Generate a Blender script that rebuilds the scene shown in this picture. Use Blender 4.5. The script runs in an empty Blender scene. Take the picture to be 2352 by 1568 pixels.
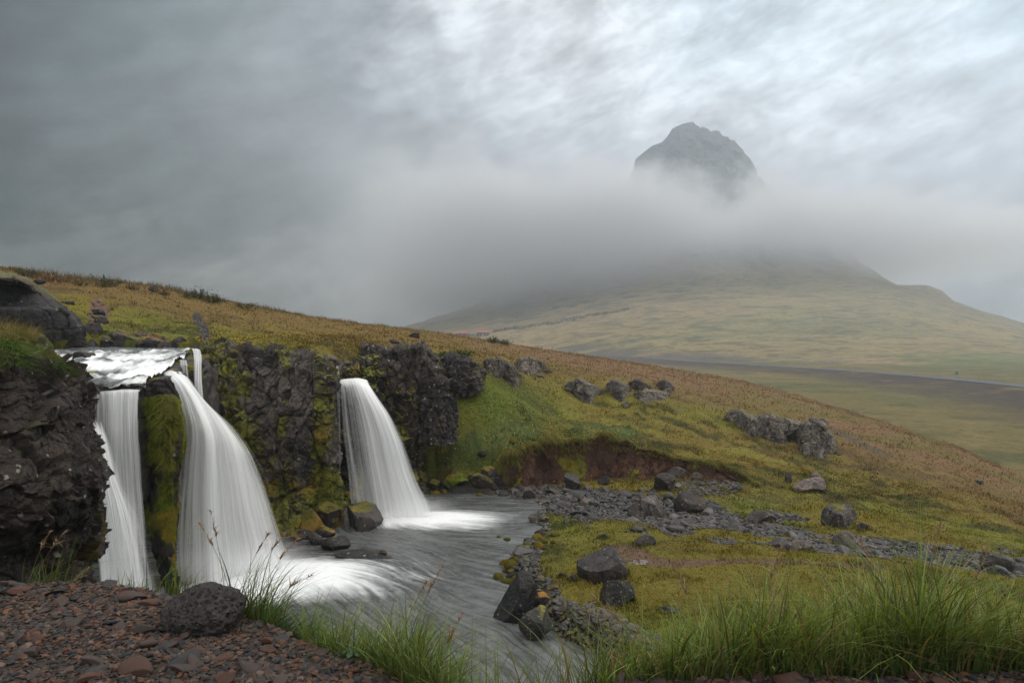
import bpy, math, random
import numpy as np
from mathutils import Vector
R = math.radians
rng = np.random.default_rng(7)
random.seed(7)
SC = bpy.context.scene
COL = SC.collection
F, CU, CV = 1568.0, 1176.0, 784.0          # focal length and centre of the picture in layout units
WATER = -7.0                               # level of the plunge pool, camera at z = 0

# ------------------------------------------------------------------ camera
cam = bpy.data.cameras.new('camera'); cam.lens = 24; cam.sensor_width = 36
cam.clip_start = 0.05; cam.clip_end = 20000
cob = bpy.data.objects.new('camera', cam); COL.objects.link(cob)
cob.location = (0, 0, 0); cob.rotation_euler = (R(90), 0, 0)
SC.camera = cob
SC.view_settings.view_transform = 'Standard'; SC.view_settings.look = 'None'
SC.view_settings.gamma = 1; SC.view_settings.exposure = 0.0
cy = SC.cycles
cy.volume_bounces = 2; cy.max_bounces = 6; cy.diffuse_bounces = 2; cy.glossy_bounces = 2
cy.transparent_max_bounces = 24; cy.transmission_bounces = 3
cy.volume_step_rate = 1.0; cy.volume_max_steps = 96
cy.use_denoising = True; cy.sample_clamp_indirect = 4

# ------------------------------------------------------------------ sky
def lin(c): return tuple((x/255/12.92) if x/255 <= .04045 else ((x/255+.055)/1.055)**2.4 for x in c)
ANCH = [  # picture direction (u, v) and the colour the overcast has there
 (-900,300,(40,48,52)),(-300,100,(38,52,58)),(0,0,(42,60,66)),(150,80,(84,98,100)),(400,60,(94,105,106)),(700,80,(122,131,133)),(850,130,(140,146,149)),
 (1000,60,(190,197,201)),(1150,60,(222,227,231)),(1050,180,(176,181,185)),(1160,210,(206,211,216)),(0,180,(50,65,70)),
 (110,170,(84,94,98)),(200,220,(128,132,133)),(0,290,(60,73,76)),(400,190,(126,131,131)),(620,250,(138,141,141)),(500,330,(98,103,104)),
 (300,330,(92,98,99)),(750,275,(116,120,124)),(900,300,(130,132,136)),(0,420,(78,88,90)),(220,400,(112,115,115)),(500,430,(94,99,100)),
 (800,430,(122,124,125)),(1000,420,(142,143,144)),(1176,320,(165,168,178)),(300,560,(116,118,118)),(700,600,(134,134,134)),(0,600,(113,116,115)),
 (1000,610,(136,135,134)),(900,710,(143,142,141)),(500,660,(136,136,135)),(0,760,(126,128,127)),
 (1250,110,(228,232,235)),(1400,60,(224,229,233)),(1600,60,(190,204,214)),(1800,30,(172,189,200)),(1750,130,(214,222,229)),(2000,60,(206,217,225)),
 (2150,70,(222,230,236)),(2330,30,(150,176,190)),(2100,200,(208,214,221)),(1700,200,(213,220,226)),(1500,200,(221,226,231)),(1350,250,(212,217,222)),
 (1240,300,(172,176,183)),(1850,300,(212,217,222)),(2100,300,(194,201,210)),(2300,300,(182,190,200)),(2000,380,(192,197,206)),(2200,450,(158,166,177)),
 (1900,470,(150,157,167)),(2300,560,(150,157,166)),(2100,600,(150,155,163)),(2380,720,(142,149,156)),(1400,430,(166,169,176)),(1600,450,(180,184,190)),
 (1500,620,(140,141,143)),(2900,300,(170,180,192)),(2900,0,(200,210,220)),(1300,-250,(235,238,240)),(400,-300,(120,128,130)),(2200,-250,(225,232,238)),
]
w = bpy.data.worlds.new('World'); SC.world = w; w.use_nodes = True
nt = w.node_tree; nt.nodes.clear(); L = nt.links
class G:                                    # tiny node-graph helper
    def __init__(s, nt): s.nt = nt
    def n(s, t, **k):
        o = s.nt.nodes.new(t)
        for a, b in k.items(): setattr(o, a, b)
        return o
    def put(s, sock, v):
        if isinstance(v, bpy.types.NodeSocket): s.nt.links.new(v, sock)
        elif v is not None: sock.default_value = v
    def m(s, op, a, b=None, c=None, clamp=False):
        o = s.n('ShaderNodeMath', operation=op, use_clamp=clamp)
        s.put(o.inputs[0], a); s.put(o.inputs[1], b); s.put(o.inputs[2], c); return o.outputs[0]
    def v(s, op, a, b=None, sc=None):
        o = s.n('ShaderNodeVectorMath', operation=op)
        s.put(o.inputs[0], a); s.put(o.inputs[1], b)
        if sc is not None: s.put(o.inputs['Scale'], sc)
        return o.outputs['Value'] if op in ('LENGTH', 'DOT_PRODUCT', 'DISTANCE') else o.outputs[0]
    def noise(s, vec, scale, detail=4, rough=.5, dist=0, lac=2.0):
        o = s.n('ShaderNodeTexNoise'); s.put(o.inputs['Vector'], vec)
        s.put(o.inputs['Scale'], scale); o.inputs['Detail'].default_value = detail
        o.inputs['Roughness'].default_value = rough; o.inputs['Distortion'].default_value = dist
        o.inputs['Lacunarity'].default_value = lac
        return o
    def mix(s, f, a, b, mode='MIX'):
        o = s.n('ShaderNodeMix', data_type='RGBA', blend_type=mode)
        s.put(o.inputs['Factor'], f); s.put(o.inputs['A'], a); s.put(o.inputs['B'], b); return o.outputs['Result']
    def ramp(s, f, stops):
        o = s.n('ShaderNodeValToRGB'); s.put(o.inputs[0], f); e = o.color_ramp.elements
        while len(e) < len(stops): e.new(.5)
        for q, (p, c) in zip(e, stops):
            q.position = p; q.color = (c, c, c, 1) if isinstance(c, (int, float)) else (*c, 1)
        return o.outputs[0]
    def rng(s, v, a, b, c=0, d=1, smooth=False):
        o = s.n('ShaderNodeMapRange', interpolation_type='SMOOTHSTEP' if smooth else 'LINEAR')
        s.put(o.inputs[0], v); s.put(o.inputs[1], a); s.put(o.inputs[2], b); s.put(o.inputs[3], c); s.put(o.inputs[4], d); return o.outputs[0]
g = G(nt)
tc = g.n('ShaderNodeTexCoord').outputs['Generated']
sep = g.n('ShaderNodeSeparateXYZ'); L.new(tc, sep.inputs[0])
X, Y, Z = sep.outputs
az = g.m('ARCTAN2', X, Y)
el = g.m('ARCSINE', Z)
cmb = g.n('ShaderNodeCombineXYZ'); L.new(az, cmb.inputs[0]); L.new(el, cmb.inputs[1])
# cloud layer coordinates: wind streaks rising to the right
rot = g.n('ShaderNodeVectorRotate', rotation_type='Z_AXIS'); L.new(cmb.outputs[0], rot.inputs['Vector']); rot.inputs['Angle'].default_value = R(-17)
strk = g.v('MULTIPLY', rot.outputs[0], (1.0, 2.6, 1))
n1 = g.noise(strk, 3.2, 3, .55)
n2 = g.noise(g.v('MULTIPLY', rot.outputs[0], (1, 1.8, 1)), 9, 5, .64, 0)
warp = g.v('ADD', g.v('MULTIPLY', g.v('SUBTRACT', n1.outputs['Color'], (.5, .5, .5)), (.30, .16, 0)),
           g.v('MULTIPLY', g.v('SUBTRACT', n2.outputs['Color'], (.5, .5, .5)), (.19, .14, 0)))
pw = g.v('ADD', cmb.outputs[0], warp)
num = None; den = None
for (u, v, c) in ANCH:
    a = math.atan((u-CU)/F); e = math.atan((CV-v)/F*math.cos(a))
    if u < -500: a = -1.2
    d = g.v('MULTIPLY', g.v('SUBTRACT', pw, (a, e, 0)), (9.5, 13.5, 0))
    wt = g.m('POWER', 2.718, g.m('MULTIPLY', g.v('DOT_PRODUCT', d, d), -1.0))
    wt = g.m('ADD', wt, 1e-7)
    cc = g.v('SCALE', tuple(max(x_*1.42-.092, .006) for x_ in lin(c)), None, wt)
    num = cc if num is None else g.v('ADD', num, cc)
    den = wt if den is None else g.m('ADD', den, wt)
inv = g.m('DIVIDE', 1.0, den)
base = g.v('SCALE', num, None, inv)
n3 = g.noise(strk, 7, 5, .62, 0)
det = g.rng(n3.outputs['Fac'], .3, .7, .58, 1.42)
n4 = g.noise(g.v('ADD', cmb.outputs[0], g.v('SCALE', n1.outputs['Color'], None, .25)), 16, 4, .64)
det = g.m('MULTIPLY', det, g.rng(n4.outputs['Fac'], .3, .7, .80, 1.20))
cloud = g.v('SCALE', base, None, det)
# the overcast is brighter overhead and behind the camera, as overcast skies are
up = g.rng(el, .62, 1.15, 0, 1, True)
back = g.rng(Y, -.15, -.8, 0, .42, True)
top = g.m('MAXIMUM', up, g.m('MULTIPLY', back, g.rng(el, 0, .35, .35, 1)))
topc = g.v('SCALE', (1.02, 1.0, .96), None, 2.45)
cloud = g.mix(top, cloud, topc)
below = g.rng(Z, 0, -.12, 0, 1)
cloud = g.mix(below, cloud, (.05, .05, .045, 1))
sky = g.n('ShaderNodeTexSky', sky_type='NISHITA', sun_disc=False, sun_elevation=R(38), sun_rotation=R(70))
L.new(tc, sky.inputs[0])
bg1 = g.n('ShaderNodeBackground'); L.new(sky.outputs[0], bg1.inputs[0]); bg1.inputs[1].default_value = .06
bg2 = g.n('ShaderNodeBackground'); L.new(cloud, bg2.inputs[0]); bg2.inputs[1].default_value = 1.0
mx = g.n('ShaderNodeMixShader'); mx.inputs[0].default_value = .965        # thin gaps let a little blue through
L.new(bg1.outputs[0], mx.inputs[1]); L.new(bg2.outputs[0], mx.inputs[2])
wo = g.n('ShaderNodeOutputWorld'); L.new(mx.outputs[0], wo.inputs[0])
w.cycles.sampling_method = 'MANUAL'; w.cycles.sample_map_resolution = 512

# ------------------------------------------------------------------ sun behind the overcast
sl = bpy.data.lights.new('sun', 'SUN'); sl.energy = 1.5; sl.angle = R(12); sl.color = (1.0, .92, .80)
so = bpy.data.objects.new('sun', sl); COL.objects.link(so)
so.rotation_euler = Vector((math.sin(R(70))*math.cos(R(38)), math.cos(R(70))*math.cos(R(38)), math.sin(R(38)))).to_track_quat('Z', 'Y').to_euler()

# ------------------------------------------------------------------ numpy noise
def hsh(ix, iy, iz, s):
    h = (ix.astype(np.int64)*374761393 + iy.astype(np.int64)*668265263 + iz.astype(np.int64)*1440662683 + s*974634777) & 0xffffffff
    h = ((h ^ (h >> 13))*1274126177) & 0xffffffff
    h = ((h ^ (h >> 16))*2246822519) & 0xffffffff
    return ((h ^ (h >> 15)) & 0xffffff)/float(0xffffff)
def vn(P, s=0):
    f = np.floor(P); t = P-f; t = t*t*t*(t*(t*6-15)+10); i = f.astype(np.int64); out = 0
    for a in (0, 1):
        for b in (0, 1):
            for c in (0, 1):
                wgt = (t[:, 0] if a else 1-t[:, 0])*(t[:, 1] if b else 1-t[:, 1])*(t[:, 2] if c else 1-t[:, 2])
                out = out + wgt*hsh(i[:, 0]+a, i[:, 1]+b, i[:, 2]+c, s)
    return out*2-1
def fbm(P, sc=1, oc=4, s=0, gain=.5, ax=(1, 1, 1)):
    P = P*np.array(ax)/sc; o = 0; a = 1; t = 0
    for k in range(oc):
        o = o+a*vn(P+k*17.3, s+k*13); t += a; a *= gain; P = P*2.03
    return o/t
def ridged(P, sc=1, oc=4, s=0, gain=.5, ax=(1, 1, 1)):
    P = P*np.array(ax)/sc; o = 0; a = 1; t = 0
    for k in range(oc):
        o = o+a*(1-2*np.abs(vn(P+k*11.7, s+k*13))); t += a; a *= gain; P = P*2.03
    return o/t
def worley(P, s=0, jit=.9):
    f = np.floor(P).astype(np.int64); n = len(P)
    F1 = np.full(n, 9.); F2 = np.full(n, 9.); C = np.zeros((n, 3), np.int64); PT = np.zeros((n, 3))
    for a in (-1, 0, 1):
        for b in (-1, 0, 1):
            for c in (-1, 0, 1):
                x, y, z = f[:, 0]+a, f[:, 1]+b, f[:, 2]+c
                q = np.stack([x+.5+jit*(hsh(x, y, z, s)-.5), y+.5+jit*(hsh(x, y, z, s+1)-.5), z+.5+jit*(hsh(x, y, z, s+2)-.5)], 1)
                d = np.sqrt(((P-q)**2).sum(1)); m = d < F1
                F2 = np.where(m, F1, np.minimum(F2, d))
                C[m] = np.stack([x, y, z], 1)[m]; PT[m] = q[m]; F1 = np.where(m, d, F1)
    return F1, F2, C, PT
def facet(P, sc, tilt, step, s=0, ax=(1, 1, 1), crack=.0, warp=.25):
    """broken-rock relief: every cell is a tilted block, cracks between blocks"""
    Q = (P+warp*sc*np.stack([fbm(P, sc*1.3, 2, s+5), fbm(P, sc*1.3, 2, s+6), fbm(P, sc*1.3, 2, s+7)], 1))*np.array(ax)/sc
    F1, F2, C, PT = worley(Q, s)
    dx = [hsh(C[:, 0], C[:, 1], C[:, 2], s+k)*2-1 for k in (11, 12, 13, 14)]
    D = Q-PT
    o = tilt*(D[:, 0]*dx[0]+D[:, 1]*dx[1]+D[:, 2]*dx[2])+step*dx[3]
    if crack: o = o-crack*np.clip(1-(F2-F1)/.16, 0, 1)**1.5
    return o, (F2-F1), dx[3]
def ss(a, b, x): t = np.clip((x-a)/(b-a), 0, 1); return t*t*(3-2*t)
def lerp(a, b, t): return a+(b-a)*t
def mixc(A, B, t): return A+(np.asarray(B)-A)*t[:, None]

# ------------------------------------------------------------------ mesh helpers
def pt(u, v, d): return ((u-CU)/F*d, d, (CV-v)/F*d)
def ptw(u, v, z=WATER):                    # where the view ray (u, v) meets the level z
    d = -z*F/(v-CV); return pt(u, v, d)
def uvd(P): return CU+F*P[:, 0]/P[:, 1], CV-F*P[:, 2]/P[:, 1]
def tag(o, label=None, cat=None, group=None, kind=None):
    for k, x in (('label', label), ('category', cat), ('group', group), ('kind', kind)):
        if x: o[k] = x
    return o
def mk(name, V, Fc, mat, parent=None, col=None, smooth=True, uv=None, attr=None):
    V = np.asarray(V, np.float32); Fc = np.asarray(Fc, np.int32); k = Fc.shape[1]
    me = bpy.data.meshes.new(name)
    me.vertices.add(len(V)); me.vertices.foreach_set('co', V.ravel())
    me.loops.add(Fc.size); me.loops.foreach_set('vertex_index', Fc.ravel())
    me.polygons.add(len(Fc)); me.polygons.foreach_set('loop_start', np.arange(0, Fc.size, k, dtype=np.int32))
    me.polygons.foreach_set('use_smooth', np.full(len(Fc), smooth))
    me.update(calc_edges=True)
    if col is not None:
        c = me.color_attributes.new('Col', 'FLOAT_COLOR', 'POINT')
        cc = np.ones((len(V), 4), np.float32); cc[:, :col.shape[1]] = col; c.data.foreach_set('color', cc.ravel())
    if uv is not None:
        l = me.uv_layers.new(name='UVMap'); l.data.foreach_set('uv', np.asarray(uv, np.float32)[Fc.ravel()].ravel())
    for nm, a in (attr or {}).items():
        at = me.attributes.new(nm, 'FLOAT', 'POINT'); at.data.foreach_set('value', np.asarray(a, np.float32))
    if mat: me.materials.append(mat)
    o = bpy.data.objects.new(name, me); COL.objects.link(o)
    if parent: o.parent = parent
    return o
def empty(name, loc, **k):
    o = bpy.data.objects.new(name, None); COL.objects.link(o); o.location = loc; tag(o, **k); return o
def gridf(nu, nv, wrap=False):
    i, j = np.meshgrid(np.arange(nu-1+(1 if wrap else 0)), np.arange(nv-1), indexing='ij')
    a = (i*nv+j).ravel(); b = (((i+1) % nu)*nv+j).ravel()
    return np.stack([a, b, b+1, a+1], 1)
def gnorm(P, nu, nv):
    G3 = P.reshape(nu, nv, 3); du = np.gradient(G3, axis=0); dv = np.gradient(G3, axis=1)
    n = np.cross(du, dv).reshape(-1, 3); return n/(np.linalg.norm(n, axis=1, keepdims=True)+1e-9)
def cr(A, n, axis=0, tpos=None):
    """Catmull-Rom resampling along an axis"""
    A = np.moveaxis(np.asarray(A, float), axis, 0); m = len(A)
    t = np.linspace(0, m-1, n) if tpos is None else np.asarray(tpos)*(m-1)
    i = np.clip(t.astype(int), 0, m-2); f = (t-i).reshape(-1, *([1]*(A.ndim-1)))
    p0 = A[np.clip(i-1, 0, m-1)]; p1 = A[i]; p2 = A[i+1]; p3 = A[np.clip(i+2, 0, m-1)]
    o = .5*((2*p1)+(-p0+p2)*f+(2*p0-5*p1+4*p2-p3)*f*f+(-p0+3*p1-3*p2+p3)*f**3)
    return np.moveaxis(o, 0, axis)
def net(N, nu, nv):
    """control net [row][col] of (u, v, d) -> dense world grid, u along columns, v along rows"""
    W = np.array([[pt(*q) for q in r] for r in N])
    return cr(cr(W, nu, 1), nv, 0).transpose(1, 0, 2).reshape(-1, 3)
def attrmat(name, rough=.85, bump=.3, bsc=12, var=.25, vsc=8, spec=.35, coord='Object', extra=None, detail=8):
    """surface whose base colour is the painted mineral / plant colour 'Col', broken up by fine noise and bump"""
    m = bpy.data.materials.new(name); m.use_nodes = True; t = m.node_tree; t.nodes.clear(); g = G(t)
    ob = g.n('ShaderNodeTexCoord').outputs[coord]
    c = g.n('ShaderNodeAttribute', attribute_name='Col').outputs['Color']
    n = g.noise(ob, vsc, detail, .65); n_ = g.noise(ob, vsc*5.3, 5, .6)
    f = g.m('ADD', g.m('MULTIPLY', n.outputs['Fac'], .6), g.m('MULTIPLY', n_.outputs['Fac'], .4))
    k = g.rng(f, .36, .64, 1-var, 1+var)
    cc = g.v('SCALE', c, None, k)
    b = g.n('ShaderNodeBump'); b.inputs['Strength'].default_value = bump; b.inputs['Distance'].default_value = 1/bsc
    nb = g.noise(ob, bsc, detail, .7); g.put(b.inputs['Height'], nb.outputs['Fac'])
    p = g.n('ShaderNodeBsdfPrincipled'); g.put(p.inputs['Base Color'], cc)
    g.put(p.inputs['Roughness'], g.rng(nb.outputs['Fac'], .3, .7, max(rough-.15, .05), min(rough+.12, 1)))
    p.inputs['Specular IOR Level'].default_value = spec
    g.put(p.inputs['Normal'], b.outputs[0])
    o = g.n('ShaderNodeOutputMaterial'); g.put(o.inputs[0], p.outputs[0])
    return m
# ================================================================== mountain
def interp_cols(us, cols, u):
    us = np.array(us, float); C = np.array(cols, float); out = np.empty((len(u), C.shape[1]))
    for k in range(C.shape[1]): out[:, k] = np.interp(u, us, C[:, k])
    return out
SKY_M = [(-600,800),(300,800),(700,790),(860,772),(920,755),(1000,730),(1090,700),(1180,655),(1260,610),(1340,545),(1400,480),(1440,425),(1455,386),(1460,365),
 (1478,350),(1497,335),(1521,326),(1533,313),(1544,295),(1565,285),(1592,279),(1598,288),(1605,291),(1609,296),(1612,291),(1626,295),(1631,302),(1652,301),(1659,312),(1671,316),
 (1673,322),(1685,325),(1699,340),(1713,357),(1724,367),(1732,383),(1738,390),(1739,401),(1753,420),(1767,439),(1786,454),(1793,461),
 (1840,500),(1900,548),(1990,610),(2030,638),(2060,655),(2130,655),(2165,668),(2190,690),(2260,716),(2352,742),(2600,790),(3000,800),(3600,800)]
NU, NV = 1400, 420
u = np.concatenate([np.linspace(740, 800, 12, endpoint=False), np.linspace(800, 1440, 420, endpoint=False), np.linspace(1440, 1810, 560, endpoint=False),
                    np.linspace(1810, 2420, 320, endpoint=False), np.linspace(2420, 3600, 40)])
NU = len(u)
vc = np.interp(u, [a for a, b in SKY_M], [b for a, b in SKY_M])
# profile knots (v, d): foot (hidden below the valley), lower slope, shoulder, wall, crest, back
us = [-600, 700, 920, 1000, 1130, 1300, 1500, 1700, 1900, 2060, 2200, 2352, 2700, 3600]
foot = interp_cols(us, [(817,640),(817,640),(817,640),(818,620),(819,600),(822,560),(829,470),(834,420),(840,380),(846,340),(852,310),(860,280),(868,250),(880,220)], u)
low = interp_cols(us, [(806,800),(798,800),(779,820),(776,800),(770,760),(760,700),(764,600),(776,540),(788,500),(798,470),(808,440),(818,420),(840,380),(860,360)], u)
mid = interp_cols(us, [(804,950),(796,950),(766,980),(750,980),(728,940),(703,900),(696,800),(705,720),(708,690),(715,680),(738,660),(772,640),(815,560),(840,500)], u)
sho = interp_cols(us, [(803,1060),(794,1060),(760,1080),(738,1080),(706,1050),(672,1010),(653,960),(651,930),(650,930),(657,930),(700,900),(748,860),(802,740),(830,640)], u)
crest = np.stack([vc, np.interp(u, [0, 920, 1400, 1600, 1800, 2060, 2352, 3600], [1120, 1150, 1250, 1270, 1250, 1080, 980, 800])], 1)
mid[:, 0] = np.maximum(mid[:, 0], vc+6); sho[:, 0] = np.maximum(sho[:, 0], vc+2); low[:, 0] = np.maximum(low[:, 0], vc+12)
K = [foot, low, mid, sho, crest]
wv = [(0, 90), (1, 110), (2, 80), (3, 170)]
rows = []
for k, n in wv:
    for t in np.linspace(0, 1, n, endpoint=False):
        te = t if k < 3 else t**.85
        a = K[k]*(1-te)+K[k+1]*te; rows.append(a)
rows.append(crest)
rows = np.array(rows)                       # (nv, nu, 2)
# soften the knots between the slopes, keep the crest crisp
for it in range(14):
    r = rows.copy(); r[1:-1] = .25*rows[:-2]+.5*rows[1:-1]+.25*rows[2:]
    rows[:-50] = r[:-50]
D_ = rows[:, :, 1]; Z_ = (CV-rows[:, :, 0])/F*D_; X_ = (u[None]-CU)/F*D_
P = np.stack([X_, D_, Z_], 2)
bk = []
for q in (1, 2, 3, 4, 5, 6, 7, 8):         # the far side falls away again
    t = q/8
    e = P[-1].copy(); e[:, 1] += 420*t; e[:, 0] *= 1+.1*t; e[:, 2] = lerp(e[:, 2], -25, t**1.2); bk.append(e)
P = np.concatenate([P, np.array(bk)], 0).transpose(1, 0, 2)
NV = P.shape[1]; P = P.reshape(-1, 3)
uu, vv = uvd(P); dd = P[:, 1].copy()
nrm = gnorm(P, NU, NV); nrm[nrm[:, 2] < 0] *= -1
steep = ss(.96, .6, nrm[:, 2])
high = ss(95, 150, P[:, 2])
tt = np.tile(np.r_[np.linspace(0, 1, NV-8), np.ones(8)], NU)
amp = ss(560, 720, dd)*4+1.2
n = fbm(P, 90, 5, 3)*amp + fbm(P, 18, 4, 9, ax=(1, .6, 2))*1.0
lay = P[:, 2]+fbm(P, 120, 3, 4)*14+P[:, 0]*.06
terr = np.abs(((lay/13) % 1)-.5)*2            # rock strata steps on the high wall
cra = facet(P, 26, .5, .6, 21, ax=(1, .7, .45), crack=.4)[0]
edge = np.tile(np.r_[np.ones(NV-8-30), np.linspace(1, .25, 30), np.ones(8)*.25], NU)
P[:, 2] += n*edge
P[:, 1] -= high*(terr*4+cra*20+ridged(P, 38, 5, 31, .6, ax=(1, .5, .22))*20+ridged(P, 12, 3, 33, ax=(1, .5, .6))*5)*edge
# stepped outcrop bands on the lower shoulder
band = ss(.15, .45, fbm(P, 70, 4, 77, ax=(.35, .5, 1)))*ss(560, 700, dd)*(1-high)
P[:, 2] += band*facet(P, 9, .5, .8, 5, ax=(.4, .6, 1))[0]*1.1
g1 = np.array([.205, .155, .066]); g2 = np.array([.155, .138, .058]); g3 = np.array([.255, .175, .092]); rk = np.array([.055, .052, .052])
f1 = fbm(P, 110, 5, 51, ax=(.5, .5, 1.4)); f2 = fbm(P, 8, 5, 61, .62, ax=(.32, .6, 1.4)); f3 = fbm(P, 3, 3, 66, ax=(.35, .8, 1.4))
C = np.tile(g1, (len(P), 1)); C = mixc(C, g2, ss(-.15, .35, f1)); C = mixc(C, g3, ss(.0, .5, fbm(P, 60, 4, 53, ax=(.4, .5, 1)))*.7)
C = mixc(C, (.05, .055, .026), ss(.04, .3, f2)*.6); C = mixc(C, (.24, .19, .085), ss(.06, .35, -f2)*.5); C = mixc(C, (.03, .035, .022), ss(.1, .45, f3)*.6)
C = mixc(C, rk, np.clip(band*ss(.0, .35, f2)*1.1, 0, .8)); C = mixc(C, (.050, .060, .074), np.clip(high*1.2, 0, 1)*.92); C = mixc(C, (.02, .02, .022), high*ss(.0, .4, -ridged(P, 30, 4, 35, .6, ax=(1, .5, .3)))*.8)  # high rock is tinted blue: distance haze put into its colour
C = mixc(C, (.07, .08, .045), high*ss(.55, .9, terr)*.4)
# dark cinder strip along the road foot, greener flats on the right
C = mixc(C, (.075, .066, .062), ss(.15, .5, fbm(P, 22, 4, 71, ax=(.3, 1, 1))+.35)*ss(24, 6, np.abs(vv-(808+(uu-1280)*.058)))*ss(1230, 1330, uu)*.8)
C = mixc(C, (.085, .115, .035), ss(2000, 2250, uu)*ss(500, 380, dd)*.6)
M_far = attrmat('mountain_turf_and_rock', .95, .5, .35, .32, .22, .1)
mt = mk('mountain', P, gridf(NU, NV), M_far, col=C); tag(mt, kind='structure')

MG = P.reshape(NU, NV, 3); MU = CU+F*MG[:, 150, 0]/MG[:, 150, 1]
def far_hit(u_, v_):
    k = int(np.argmin(np.abs(MU-u_))); c = MG[k]; q = CV-F*c[:, 2]/c[:, 1]; i = np.nonzero((q <= v_) & (c[:, 1] > 330))[0]
    return tuple(c[i[0]]) if len(i) else tuple(c[200])

# ================================================================== cloud bank on the mountain and haze
def vol_box(name, lo, hi):
    V = [(x, y, z) for x in (lo[0], hi[0]) for y in (lo[1], hi[1]) for z in (lo[2], hi[2])]
    Fc = [(0, 1, 3, 2), (4, 6, 7, 5), (0, 4, 5, 1), (2, 3, 7, 6), (0, 2, 6, 4), (1, 5, 7, 3)]
    return mk(name, V, Fc, None, smooth=False)
def fog_mat():
    m = bpy.data.materials.new('cloud_fog'); m.use_nodes = True; t = m.node_tree; t.nodes.clear(); g = G(t)
    pos = g.n('ShaderNodeNewGeometry').outputs['Position']
    s = g.n('ShaderNodeSeparateXYZ'); g.put(s.inputs[0], pos)
    x, y, z = s.outputs
    n = g.noise(pos, .006, 3, .5); nf = g.noise(g.v('ADD', pos, g.v('SCALE', n.outputs['Color'], None, 60)), .017, 5, .58)
    # cloud top follows the wall: higher on the left flank, dipping to the right
    top = g.rng(x, -150, 500, 283, 208)
    top = g.m('ADD', top, g.m('MULTIPLY', g.m('SUBTRACT', n.outputs['Fac'], .5), 150))
    top = g.m('ADD', top, g.m('MULTIPLY', g.m('SUBTRACT', nf.outputs['Fac'], .5), 190))
    a = g.rng(g.m('SUBTRACT', top, z), -6, 55, 0, 1, True)
    bot = g.m('ADD', g.rng(x, -120, 330, 2, 72), g.m('MULTIPLY', g.m('SUBTRACT', nf.outputs['Fac'], .5), 50))
    b = g.rng(g.m('SUBTRACT', z, bot), 0, 95, 0, 1, True)
    rgt = g.m('ADD', x, g.m('MULTIPLY', g.m('SUBTRACT', nf.outputs['Fac'], .5), 160))
    c = g.rng(rgt, 600, 860, 1, .15, True)
    l = g.rng(g.m('ADD', x, g.m('MULTIPLY', g.m('SUBTRACT', nf.outputs['Fac'], .5), 140)), -300, 60, 0, 1, True)
    fr = g.rng(y, 780, 960, 0, 1, True); bk = g.rng(y, 1520, 1400, 0, 1, True)
    d = g.m('MULTIPLY', g.m('MULTIPLY', a, g.m('POWER', b, 1.5)), g.m('MULTIPLY', c, g.m('MULTIPLY', l, g.m('MULTIPLY', fr, bk))))
    d = g.m('MULTIPLY', d, .022)
    p = g.n('ShaderNodeVolumePrincipled'); p.inputs['Color'].default_value = (.86, .87, .90, 1); g.put(p.inputs['Density'], d)
    p.inputs['Anisotropy'].default_value = .2
    o = g.n('ShaderNodeOutputMaterial'); g.put(o.inputs['Volume'], p.outputs[0]); return m
fog = vol_box('cloud_bank', (-340, 780, 20), (900, 1540, 400)); fog.data.materials.append(fog_mat()); tag(fog, kind='stuff', label='grey cloud bank wrapped round the mountain below its summit', cat='cloud')
hz = vol_box('haze', (-440, -60, -40), (1500, 1760, 470))
m = bpy.data.materials.new('haze_air'); m.use_nodes = True; t = m.node_tree; t.nodes.clear(); gg = G(t)
p = gg.n('ShaderNodeVolumePrincipled'); p.inputs['Color'].default_value = (.80, .88, .97, 1); p.inputs['Density'].default_value = .00050; p.inputs['Anisotropy'].default_value = .55
o = gg.n('ShaderNodeOutputMaterial'); gg.put(o.inputs['Volume'], p.outputs[0]); hz.data.materials.append(m)
tag(hz, kind='stuff', label='pale misty air over the whole valley', cat='haze')
# ================================================================== valley floor and road
def valley_z(x, y):
    return -12.5+3.2*ss(140, -20, x)*ss(330, 620, y)+ss(60, 40, y)*-1.0+ss(200, 500, x)*ss(300, 100, y)*1.0
nu, nd = 500, 330
ug = np.linspace(420, 3400, nu); dg = np.geomspace(34, 760, nd)
U_, D_ = np.meshgrid(ug, dg, indexing='ij'); X_ = (U_-CU)/F*D_
P = np.stack([X_.ravel(), D_.ravel(), np.zeros(U_.size)], 1)
ROAD_UV = [(1180,800),(1270,804.5),(1400,813),(1560,827),(1680,834),(1800,841),(1950,850.5),(2100,862),(2250,875.5),(2352,886),(2600,914),(2900,955)]
def road_pt(u_, v_):
    d = 400.
    for _ in range(40):
        x = (u_-CU)/F*d; d = .5*d+.5*(-(valley_z(np.array([x]), np.array([d]))[0]+.9)*F/(v_-CV))
    return (u_-CU)/F*d, d, -(v_-CV)/F*d
RP = cr(np.array([road_pt(*q) for q in ROAD_UV]), 260)
seg = RP[:, :2]
dist = np.full(len(P), 1e9); side = np.zeros(len(P)); rz = np.zeros(len(P))
for k in range(0, 260, 2):
    q = np.hypot(P[:, 0]-seg[k, 0], P[:, 1]-seg[k, 1]); mm = q < dist; dist[mm] = q[mm]; rz[mm] = RP[k, 2]
    tg = seg[min(k+2, 259)]-seg[max(k-2, 0)]
    sd = (P[:, 0]-seg[k, 0])*tg[1]-(P[:, 1]-seg[k, 1])*tg[0]; side[mm] = sd[mm]
z = valley_z(P[:, 0], P[:, 1]) + fbm(P, 30, 4, 3)*.8*ss(0, 20, dist) + fbm(P, 4, 4, 8)*.22 + ridged(P, 9, 3, 15)*.15
P[:, 2] = lerp(rz-.12, z, ss(4.5, 13, dist))
uu, vv = uvd(P)
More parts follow.
